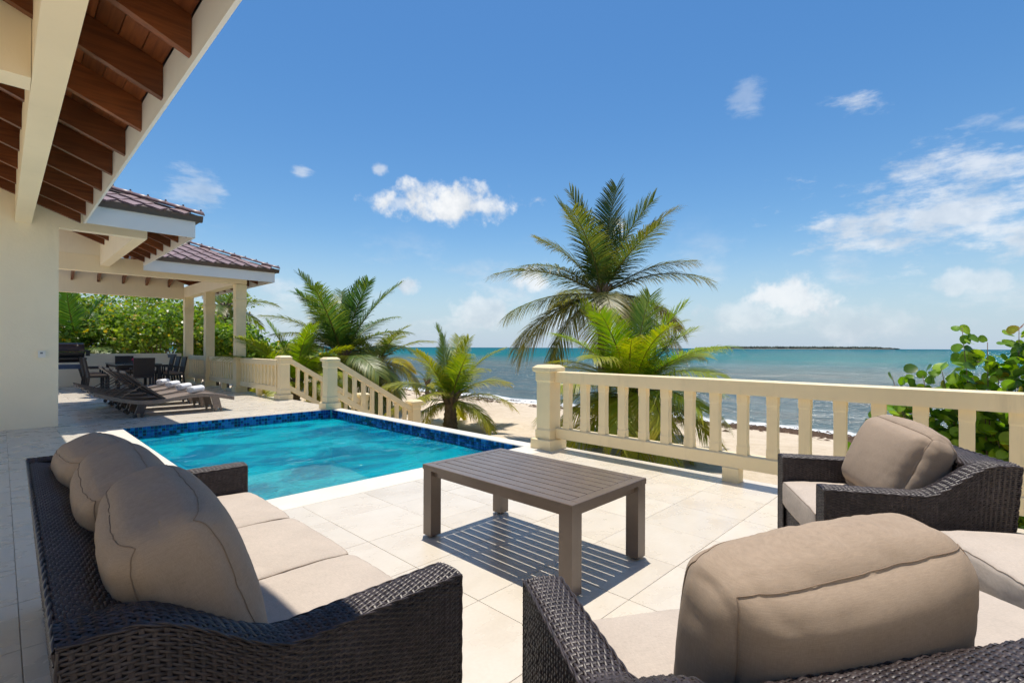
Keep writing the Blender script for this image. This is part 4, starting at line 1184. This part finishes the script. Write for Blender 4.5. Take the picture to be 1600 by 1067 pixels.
b = MB(); b.tube([(.40, 0, 1.1), (.52, 0, 1.1), (.52, 0, 1.0)], .03, 8); b.box(.47, .56, -.06, .06, .95, 1.12); b.build('smoke_vent', 'blackmetal', gr)
for s in (-1, 1):
    b = MB(); b.tube([(.34, s * .22, .60), (.50, s * .30, 0)], .032, 6); b.build('leg', 'blackmetal', gr)
    b = MB(); b.tube([(-.36, s * .22, .60), (-.48, s * .30, 0)], .032, 6); b.build('leg', 'blackmetal', gr)
b = MB(); b.tube([(-.3, -.32, 1.12), (-.3, -.36, 1.12), (.3, -.36, 1.12), (.3, -.32, 1.12)], .014, 6); b.build('lid_handle', 'blackmetal', gr)

# ------------------------------------------------------------------ palms
def frond(L, elev, droop, n=58, wid=.62, tipcol=(.38, .23, .05), c1=(.055, .115, .018), c2=(.16, .20, .02), yellow=.3, seed=0, hang=.5, lw=.028, roll=0.0):
    """a feather frond in the local XZ plane leaving the origin along +X; returns V,F,C"""
    r = np.random.default_rng(seed)
    ns = 26; t = np.linspace(0, 1, ns); ang = elev - droop * t ** 1.35
    ds = L / (ns - 1); xs_ = np.r_[0, np.cumsum(np.cos((ang[1:] + ang[:-1]) / 2) * ds)]; zs_ = np.r_[0, np.cumsum(np.sin((ang[1:] + ang[:-1]) / 2) * ds)]
    ysw = .10 * L * np.sin(t * 1.6) * r.normal(0, .8) * t
    V = []; F = []; C = []
    # rachis
    rad = (.020 * (1 - t) + .004) * (L / 2.2)
    for i in range(ns):
        for (a, b_) in ((-1, 0), (0, 1), (1, 0), (0, -.7)):
            V.append((xs_[i] - math.sin(ang[i]) * b_ * rad[i], ysw[i] + a * rad[i], zs_[i] + math.cos(ang[i]) * b_ * rad[i])); k = .35 + .3 * t[i]
            C.append(tuple(np.array((.22, .20, .05)) * (1 - .3 * t[i])))
    for i in range(ns - 1):
        for k in range(4): F.append((i * 4 + k, i * 4 + (k + 1) % 4, i * 4 + 4 + (k + 1) % 4, i * 4 + 4 + k))
    c1 = np.array(c1); c2 = np.array(c2); tipc = np.array(tipcol)
    for side in (-1, 1):
        for k in range(n):
            tt = .13 + .87 * (k + r.random() * .5) / n
            p = np.array((np.interp(tt, t, xs_), np.interp(tt, t, ysw), np.interp(tt, t, zs_))); a = float(np.interp(tt, t, ang))
            T = np.array((math.cos(a), 0, math.sin(a))); Nn = np.array((-math.sin(a), 0, math.cos(a))); S = np.array((0, side, 0.))
            env = math.sin(math.pi * min(1, (tt * .86 + .14))) ** .55 if tt < .98 else .25
            ll = wid * L / 2.2 * (.35 + .65 * env) * r.uniform(.86, 1.1)
            sweep = .45 + .55 * tt
            d = S * (1 - .35 * tt) + T * sweep + Nn * (.30 * (1 - hang) + r.normal(0, .07))
            d /= np.linalg.norm(d)
            g = np.array((0, 0, -1.)) * (hang * r.uniform(.7, 1.25))
            wv_ = lw * L / 2.2 * r.uniform(.8, 1.15)
            wd = T - d * np.dot(T, d); wd /= np.linalg.norm(wd) + 1e-9
            p1 = p + d * ll * .42 + g * ll * .10; p2 = p + d * ll * .76 + g * ll * .34; p3 = p + d * ll * .95 + g * ll * .62
            o = len(V)
            V += [tuple(p - wd * wv_ * .35), tuple(p + wd * wv_ * .35), tuple(p1 - wd * wv_ * .5), tuple(p1 + wd * wv_ * .5), tuple(p2 - wd * wv_ * .34), tuple(p2 + wd * wv_ * .34), tuple(p3), tuple(p3 + wd * .002)]
            y = min(1, max(0, yellow * (.35 + .9 * tt) + r.normal(0, .10)))
            cb = c1 * (1 - y) + c2 * y; ct_ = cb * (1 - min(1, yellow * 1.1)) + tipc * min(1, yellow * 1.1)
            ct_ = ct_ if r.random() < .7 + .3 * yellow else cb
            cm = cb * .6 + ct_ * .4
            C += [tuple(cb)] * 4 + [tuple(cm)] * 2 + [tuple(ct_)] * 2
            F += [(o, o + 1, o + 3, o + 2), (o + 2, o + 3, o + 5, o + 4), (o + 4, o + 5, o + 7, o + 6)]
    return V, F, C

def palm(label, loc, trunk_h, crown, n, L, seed, lean=(0, 0), green=((.045, .105, .016), (.19, .21, .018)), yellow=(.1, .5), base_r=.16, group='coconut palms by the beach', elev=(86, -30), droop=(.5, 1.5), n_leaf=58, lw=.028, extra=(), wid=.62):
    rr = random.Random(seed)
    t = thing('palm_tree', label, 'palm tree', loc, 0, group)
    pts = []; rad = []
    m = 14
    for i in range(m + 1):
        f = i / m; pts.append((lean[0] * f * f, lean[1] * f * f, -.15 + (trunk_h + .15) * f)); rad.append(base_r * (1.15 - .5 * f) * (1 + (.10 if i % 2 else -.04)))
    b = MB(); b.tube(pts, rad, 10); b.build('trunk', 'trunk', t, True)
    b = MB()
    top = Vector((lean[0], lean[1], trunk_h))
    for k in range(9):        # old leaf bases round the crown shaft
        a = k * 2.4; d = Vector((math.cos(a), math.sin(a), .9)).normalized()
        b.tube([top + Vector((0, 0, -.25)) + d * .02, top + d * base_r * 1.4, top + d * base_r * 2.4], [base_r * .35, base_r * .3, base_r * .12], 5)
    b.build('leaf_base', 'trunk', t, True)
    specs = []
    for k in range(n):
        f = k / max(1, n - 1); az = k * 2.39996 + rr.uniform(-.25, .25)
        e = R_(elev[0] + (elev[1] - elev[0]) * f ** 1.05 + rr.uniform(-7, 7))
        dr = droop[0] + (droop[1] - droop[0]) * f + rr.uniform(-.15, .15)
        y = yellow[0] + (yellow[1] - yellow[0]) * f + rr.uniform(-.08, .12)
        specs.append((az, e, dr, L * rr.uniform(.86, 1.08) * (1 - .12 * f), y, .25 + .6 * f))
    specs += [tuple(x) for x in extra]
    for k, (az, e, dr, ll, y, hg) in enumerate(specs):
        V, F, C = frond(ll, e, dr, n=n_leaf, yellow=max(0, y), seed=seed * 100 + k, hang=hg, c1=green[0], c2=green[1], lw=lw, wid=wid)
        me = np_mesh('frond', V, F, 'leaf', True, np.array(C))
        link('frond', me, t, tuple(top), (R_(rr.uniform(-14, 14)), 0, az))
    return t
def g_at(px, depth):
    p = fwd * depth + rgt * ((px - 800) / 772 * depth); return (p.x, p.y)
def fx(azpx, e, dr, L, y, hg): return (AB - math.atan((azpx - 800) / 772) if azpx is not None else 0, R_(e), dr, L, y, hg)
LEFT = AB + math.pi / 2; RIGHT = AB - math.pi / 2; TOCAM = AB + math.pi
x, y = g_at(946, 12.2)
palm('tall coconut palm with dark feathery crown rising behind the railing', (x, y, -1.08), 3.62, 0, 18, 2.75, 3, lean=(-.05, .1), yellow=(.10, .55), elev=(89, -25), droop=(.30, 1.15), green=((.040, .090, .022), (.30, .25, .03)), base_r=.17, n_leaf=90, lw=.020, wid=.70,
     extra=((LEFT + .2, R_(-12), .95, 2.6, .95, .9), (LEFT - .35, R_(8), .75, 2.5, .35, .8), (RIGHT + .2, R_(4), .9, 2.5, .8, .8), (RIGHT - .2, R_(-18), .7, 2.4, .9, .9), (LEFT + .2, R_(80), .35, 2.6, .2, .35), (RIGHT + .3, R_(80), .4, 2.6, .25, .35), (LEFT + .6, R_(34), .8, 2.3, .3, .6), (RIGHT - .3, R_(36), .7, 2.3, .45, .6)))
x, y = g_at(985, 10.0)
palm('short bushy yellow green palm in front of the tall palm, behind the railing', (x, y, -1.03), 1.25, 0, 34, 2.2, 5, lean=(.1, .0), yellow=(.12, .62), elev=(88, -22), droop=(.55, 1.3), green=((.13, .25, .022), (.46, .39, .02)), base_r=.17, n_leaf=92, lw=.019, wid=.70,
     extra=((TOCAM + .5, R_(52), .9, 2.2, .2, .5), (TOCAM - .6, R_(48), 1.0, 2.2, .35, .5), (TOCAM, R_(20), 1.2, 2.0, .6, .7), (RIGHT + .2, R_(50), 1.0, 2.2, .3, .5), (LEFT, R_(45), 1.1, 1.9, .6, .5), (RIGHT, R_(-5), .9, 2.0, .8, .8), (LEFT + .4, R_(10), 1.1, 1.8, .8, .8)))
x, y = g_at(704, 13.7)
palm('small solitary palm on the sand between the stair and the railing', (x, y, -1.05), .78, 0, 20, 2.2, 8, yellow=(.12, .70), elev=(88, -8), droop=(.45, 1.45), green=((.10, .20, .022), (.46, .38, .02)), base_r=.20, n_leaf=84, lw=.023)
x, y = g_at(536, 16.2)
palm('large dark green palm rising behind the stair posts', (x, y, -1.05), 1.95, 0, 24, 3.0, 12, yellow=(.04, .42), elev=(88, -20), droop=(.45, 1.3), green=((.055, .13, .026), (.36, .34, .03)), base_r=.18, n_leaf=92, lw=.023)
x, y = g_at(462, 14.2)
palm('light green young palm just behind the post at the top of the stair', (x, y, -1.05), 1.15, 0, 18, 2.15, 17, yellow=(.15, .55), elev=(80, 5), droop=(.5, 1.4), green=((.15, .26, .022), (.42, .38, .02)), base_r=.16, n_leaf=84, lw=.023)
x, y = g_at(592, 17.8)
palm('drooping olive palm to the right of the large dark palm', (x, y, -1.05), 1.75, 0, 19, 2.1, 21, yellow=(.2, .7), elev=(62, -40), droop=(.7, 1.4), green=((.12, .18, .03), (.42, .34, .04)), base_r=.15, n_leaf=60, lw=.034)
x, y = g_at(668, 22.0)
palm('tiny palm with dark trunk far back on the sand', (x, y, -1.08), .75, 0, 9, .9, 25, yellow=(.2, .6), elev=(80, -10), droop=(.6, 1.4), base_r=.11, n_leaf=30, lw=.04)
x, y = g_at(352, 24.5)
palm('yellowing palm behind the pavilion columns', (x, y, -1.05), 4.2, 0, 15, 2.6, 29, yellow=(.3, .8), elev=(60, -45), droop=(.7, 1.5), base_r=.17, n_leaf=50, lw=.036)
x, y = g_at(125, 20.5)
palm('dark green palm seen through the far roof above the low wall', (x, y, -1.05), 1.9, 0, 17, 2.9, 33, yellow=(.05, .35), elev=(85, -10), droop=(.6, 1.3), green=((.05, .125, .02), (.16, .20, .02)), base_r=.17, n_leaf=60, lw=.036)

# ------------------------------------------------------------------ sea grape shrubs behind the pavilion
def leaf_cloud(blobs, n, size, seed, cols, hexn=6):
    r = np.random.default_rng(seed)
    wts = np.array([b_[3] ** 2 * b_[4] for b_ in blobs]); wts = wts / wts.sum()
    idx = r.choice(len(blobs), n, p=wts); B = np.array(blobs)[idx]
    d = r.normal(size=(n, 3)); d /= np.linalg.norm(d, axis=1, keepdims=True)
    rad = r.random(n) ** .45
    ctr = B[:, :3] + d * rad[:, None] * np.stack([B[:, 3], B[:, 3], B[:, 4]], -1) + r.normal(0, .06, (n, 3))
    nn = d * .5 + r.normal(0, .55, (n, 3)) + np.array((.1, .1, .65)); nn /= np.linalg.norm(nn, axis=1, keepdims=True)
    a = np.cross(nn, r.normal(size=(n, 3))); a /= np.linalg.norm(a, axis=1, keepdims=True); b_ = np.cross(nn, a)
    s = size * r.uniform(.55, 1.25, n)
    th = np.arange(hexn) * 2 * np.pi / hexn
    ring = ctr[:, None, :] + (a[:, None, :] * np.cos(th)[None, :, None] + b_[:, None, :] * np.sin(th)[None, :, None] * .9) * s[:, None, None] + nn[:, None, :] * (.12 * s)[:, None, None] * (np.cos(2 * th))[None, :, None]
    V = ring.reshape(-1, 3); o = np.arange(n)[:, None] * hexn
    F = np.concatenate([o + np.array([[0, 1, 2, 3]]), o + np.array([[0, 3, 4, 5]])])
    k = r.random((n, 1)); C = np.array(cols[0]) * (1 - k) + np.array(cols[1]) * k
    yl = r.random(n) < .07; C[yl] = np.array(cols[2])
    return V, F, np.repeat(C, hexn, axis=0)
GC = ((.075, .155, .022), (.24, .34, .04), (.42, .33, .04))
def shrub(label, loc, R, H, n, seed, size=.075, cols=GC):
    t = thing('sea_grape_tree', label, 'tree', loc, 0, 'sea grape trees behind the terrace')
    rr = random.Random(seed); blobs = []
    base = Vector((0, 0, -.1)); limbs = MB()
    for k in range(6):
        a = k * 1.05 + rr.uniform(-.3, .3); d = R * rr.uniform(.3, .75); tip = Vector((math.cos(a) * d, math.sin(a) * d, H * rr.uniform(.5, .92)))
        mid = tip * .5 + Vector((rr.uniform(-.2, .2), rr.uniform(-.2, .2), .1))
        limbs.tube([base + Vector((math.cos(a), math.sin(a), 0)) * .06, mid, tip], [.07, .04, .012], 6)
        for q in range(3):
            e = tip + Vector((rr.uniform(-.8, .8), rr.uniform(-.8, .8), rr.uniform(-.6, .5))) * R * .5
            limbs.tube([mid, (mid + e) / 2 + Vector((0, 0, .1)), e], [.03, .02, .006], 5)
            blobs.append((e.x, e.y, e.z, R * rr.uniform(.22, .42), H * rr.uniform(.10, .2)))
        blobs.append((tip.x, tip.y, tip.z, R * rr.uniform(.25, .45), H * rr.uniform(.12, .22)))
    b = MB(); b.tube([(0, 0, -.2), (.02, 0, .5)], [.13, .09], 8); b.build('trunk', 'branch', t, True)
    limbs.build('limbs', 'branch', t, True)
    V, F, C = leaf_cloud(blobs, n, size, seed, cols)
    o = link('crown', np_mesh('crown', V, F, 'grape', False, C), t); o['kind'] = 'stuff'
    return t
shr = [(75, 24.5, 3.8, 4.9, 'dense leafy tree at the left end of the low wall, behind the grill'), (150, 23.5, 2.4, 4.1, 'bushy sea grape behind the low wall to the right of the dark palm'), (205, 22.0, 2.2, 3.7, 'broad leafed sea grape behind the dining table'),
       (255, 21.5, 2.1, 4.0, 'sunlit sea grape left of the last pavilion column'), (305, 21.0, 1.9, 3.9, 'sea grape showing between the last and second columns'), (345, 20.5, 1.9, 3.4, 'sea grape showing between the second and corner columns'),
       (398, 20.0, 1.8, 3.0, 'low sea grape just right of the roof corner column'), (425, 26.0, 2.2, 3.0, 'sea grape farther back, right of the corner column'), (180, 29.0, 3.4, 5.8, 'tall leafy tree far behind the dining table'), (285, 28.0, 3.0, 5.2, 'tall leafy tree far behind the pavilion columns')]
for k, (px, dp, R, H, lab) in enumerate(shr):
    x, y = g_at(px, dp); shrub(lab, (x, y, -1.0), R, H, 3700, 50 + k, .055 + .0010 * dp)
x, y = g_at(540, 21.0); shrub('low green shrub behind the stair palms', (x, y, -1.0), 1.7, 1.7, 3000, 70, .08)

# ------------------------------------------------------------------ sea grape bush by the railing at right, leaf by leaf
def grape_leaf(cb, ce):
    b = MB(); n = 12; ring = []; cs = []
    for k in range(n):
        a = 2 * math.pi * k / n; r = 1.0 - .18 * math.exp(-((math.atan2(math.sin(a - math.pi), math.cos(a - math.pi))) / .3) ** 2)
        ring.append((r * math.cos(a) + .9, r * .98 * math.sin(a), .10 * math.cos(2 * a) + .05))
    mid = [(.9 + .5 * math.cos(2 * math.pi * k / n), .5 * math.sin(2 * math.pi * k / n), .02 + .02 * math.cos(4 * math.pi * k / n)) for k in range(n)]
    vs = ring + mid + [(.9, 0, -.03)]
    fs = [(k, (k + 1) % n, n + (k + 1) % n, n + k) for k in range(n)] + [(n + k, n + (k + 1) % n, 2 * n) for k in range(n)]
    b.add(vs, fs); b.c = [ce] * n + [cb] * n + [tuple(x * 1.25 for x in cb)]
    return b.mesh('leaf', 'grape', True)
LV = [grape_leaf((.17, .31, .03), (.14, .27, .025)), grape_leaf((.29, .43, .04), (.26, .40, .03)), grape_leaf((.08, .17, .022), (.07, .15, .02)), grape_leaf((.27, .27, .02), (.30, .22, .02)), grape_leaf((.30, .15, .03), (.36, .09, .03))]
# veins as a thin raised line would be under a pixel here
def grape_bush(label, loc, stems, seed, group='sea grape bushes beyond the railing'):
    t = thing('sea_grape_bush', label, 'bush', loc, 0, group); rr = random.Random(seed)
    for (ax, ay, h, nl, bend) in stems:
        p0 = Vector((ax * .3, ay * .3, -.05)); p2 = Vector((ax, ay, h)); p1 = (p0 + p2) / 2 + Vector((bend, -bend, .1))
        cur = [((1 - s) ** 2) * p0 + 2 * s * (1 - s) * p1 + s * s * p2 for s in [i / 10 for i in range(11)]]
        b = MB(); b.tube(cur, [.009 * (1 - .07 * i) for i in range(11)], 6); b.build('stem', 'branch', t, True)
        for k in range(nl):
            s = .56 + .46 * (k + rr.random() * .6) / nl; s = min(1, s)
            p = ((1 - s) ** 2) * p0 + 2 * s * (1 - s) * p1 + s * s * p2
            az = k * 2.5 + rr.uniform(-.5, .5); tilt = rr.uniform(-.9, .5)
            sz = rr.uniform(.045, .074) * (1 - .35 * max(0, s - .8) / .2)
            q = rr.random(); mi = 0 if q < .40 else 1 if q < .68 else 2 if q < .86 else 3 if q < .96 else 4
            if s > .93 and rr.random() < .35: mi = 4 if rr.random() < .5 else 3
            link('leaf', LV[mi], t, tuple(p + Vector((math.cos(az), math.sin(az), 0)) * .015), (rr.uniform(-1.3, 1.3), rr.uniform(-1.5, .35), az), (sz, sz, sz))
    # smaller inner leaves, joined
    V = []; F = []; C = []; n = 10; cl = [(.08, .17, .022), (.14, .27, .025), (.24, .38, .03), (.06, .13, .02)]
    for (ax, ay, h, nl, bend) in stems:
        for k in range(72):
            s = rr.uniform(.35, .97); p = Vector((ax * (.3 + .7 * s), ay * (.3 + .7 * s), h * s)) + Vector((rr.gauss(0, .09), rr.gauss(0, .09), rr.gauss(0, .08)))
            nn = Vector((rr.gauss(-.25, .6), rr.gauss(-.2, .6), rr.gauss(.5, .5))).normalized(); a = nn.orthogonal().normalized(); b_ = nn.cross(a); q = rr.uniform(.03, .062); o = len(V); c = cl[rr.randrange(4)]
            for i in range(n): t_ = 2 * math.pi * i / n; V.append(tuple(p + a * q * math.cos(t_) + b_ * q * math.sin(t_) + nn * q * .14 * math.cos(2 * t_))); C.append(c)
            V.append(tuple(p - nn * q * .05)); C.append(tuple(x * 1.2 for x in c))
            F += [(o + i, o + (i + 1) % n, o + n) for i in range(n)]
    ob = link('inner_leaves', np_mesh('inner_leaves', V, F, 'grape', True, np.array(C)), t); ob['kind'] = 'stuff'
    return t
rr = random.Random(4)
# X ~5.6..6.4, Y about -0.6..1.2 beyond the rail
st = []
def stem_to(px, py, dep, base, nl, bend=.05):
    p = Vector((0, 0, CAM_H)) + fwd * dep + rgt * ((px - 800) / 772 * dep) + upv * ((546 - py) / 772 * dep)
    st.append((p.x - base[0], p.y - base[1], p.z - base[2], nl, bend))
bs = (5.95, -.25, -1.0)
for px, py, dep, nl in ((1503, 512, 4.3, 17), (1543, 535, 4.2, 14), (1470, 572, 4.4, 15), (1442, 588, 4.5, 14), (1394, 588, 4.6, 7), (1592, 512, 4.1, 20), (1612, 515, 4.1, 20), (1640, 540, 4.0, 12), (1520, 590, 4.3, 17), (1560, 580, 4.2, 17),
                        (1480, 630, 4.4, 17), (1420, 625, 4.6, 13), (1590, 600, 4.0, 17), (1540, 640, 4.2, 17), (1455, 670, 4.5, 14), (1600, 660, 4.0, 16), (1500, 680, 4.3, 17), (1560, 690, 4.1, 16), (1390, 650, 4.7, 8), (1340, 690, 4.8, 5)):
    stem_to(px, py, dep, bs, nl, rr.uniform(-.12, .12))
grape_bush('round leafed sea grape bush growing outside the railing behind the armchair', bs, st, 9)

# ------------------------------------------------------------------ seaweed wrack on the shore
V = []; F = []
r = np.random.default_rng(5)
def wrack(n, xc, spread, yr, hmul):
    for i in range(n):
        y = r.uniform(*yr); x = xc + .45 * math.sin(y * .5) + .25 * math.sin(y * 1.7) + r.normal(0, spread); s = r.uniform(.05, .16); z = sand_z(x, y) + .01
        o = len(V); a = r.uniform(0, 6.28); h = r.uniform(.03, .09) * hmul
        for k in range(5):
            b_ = a + k * 1.2566; V.append((x + s * math.cos(b_) * r.uniform(.6, 1.3), y + s * 1.5 * math.sin(b_) * r.uniform(.6, 1.3), z - .02))
        V.append((x, y, z + h))
        for k in range(5): F.append((o + k, o + (k + 1) % 5, o + 5))
wrack(7000, 16.9, .46, (-8, 13), .7); wrack(900, 17.3, .16, (12, 34), .5); wrack(260, 15.9, .5, (-6, 22), .35)
o = link('seaweed_wrack', np_mesh('seaweed_wrack', V, F, 'weed', False)); tag(o, 'brown line of dried seaweed along the water edge', 'seaweed', kind='stuff')
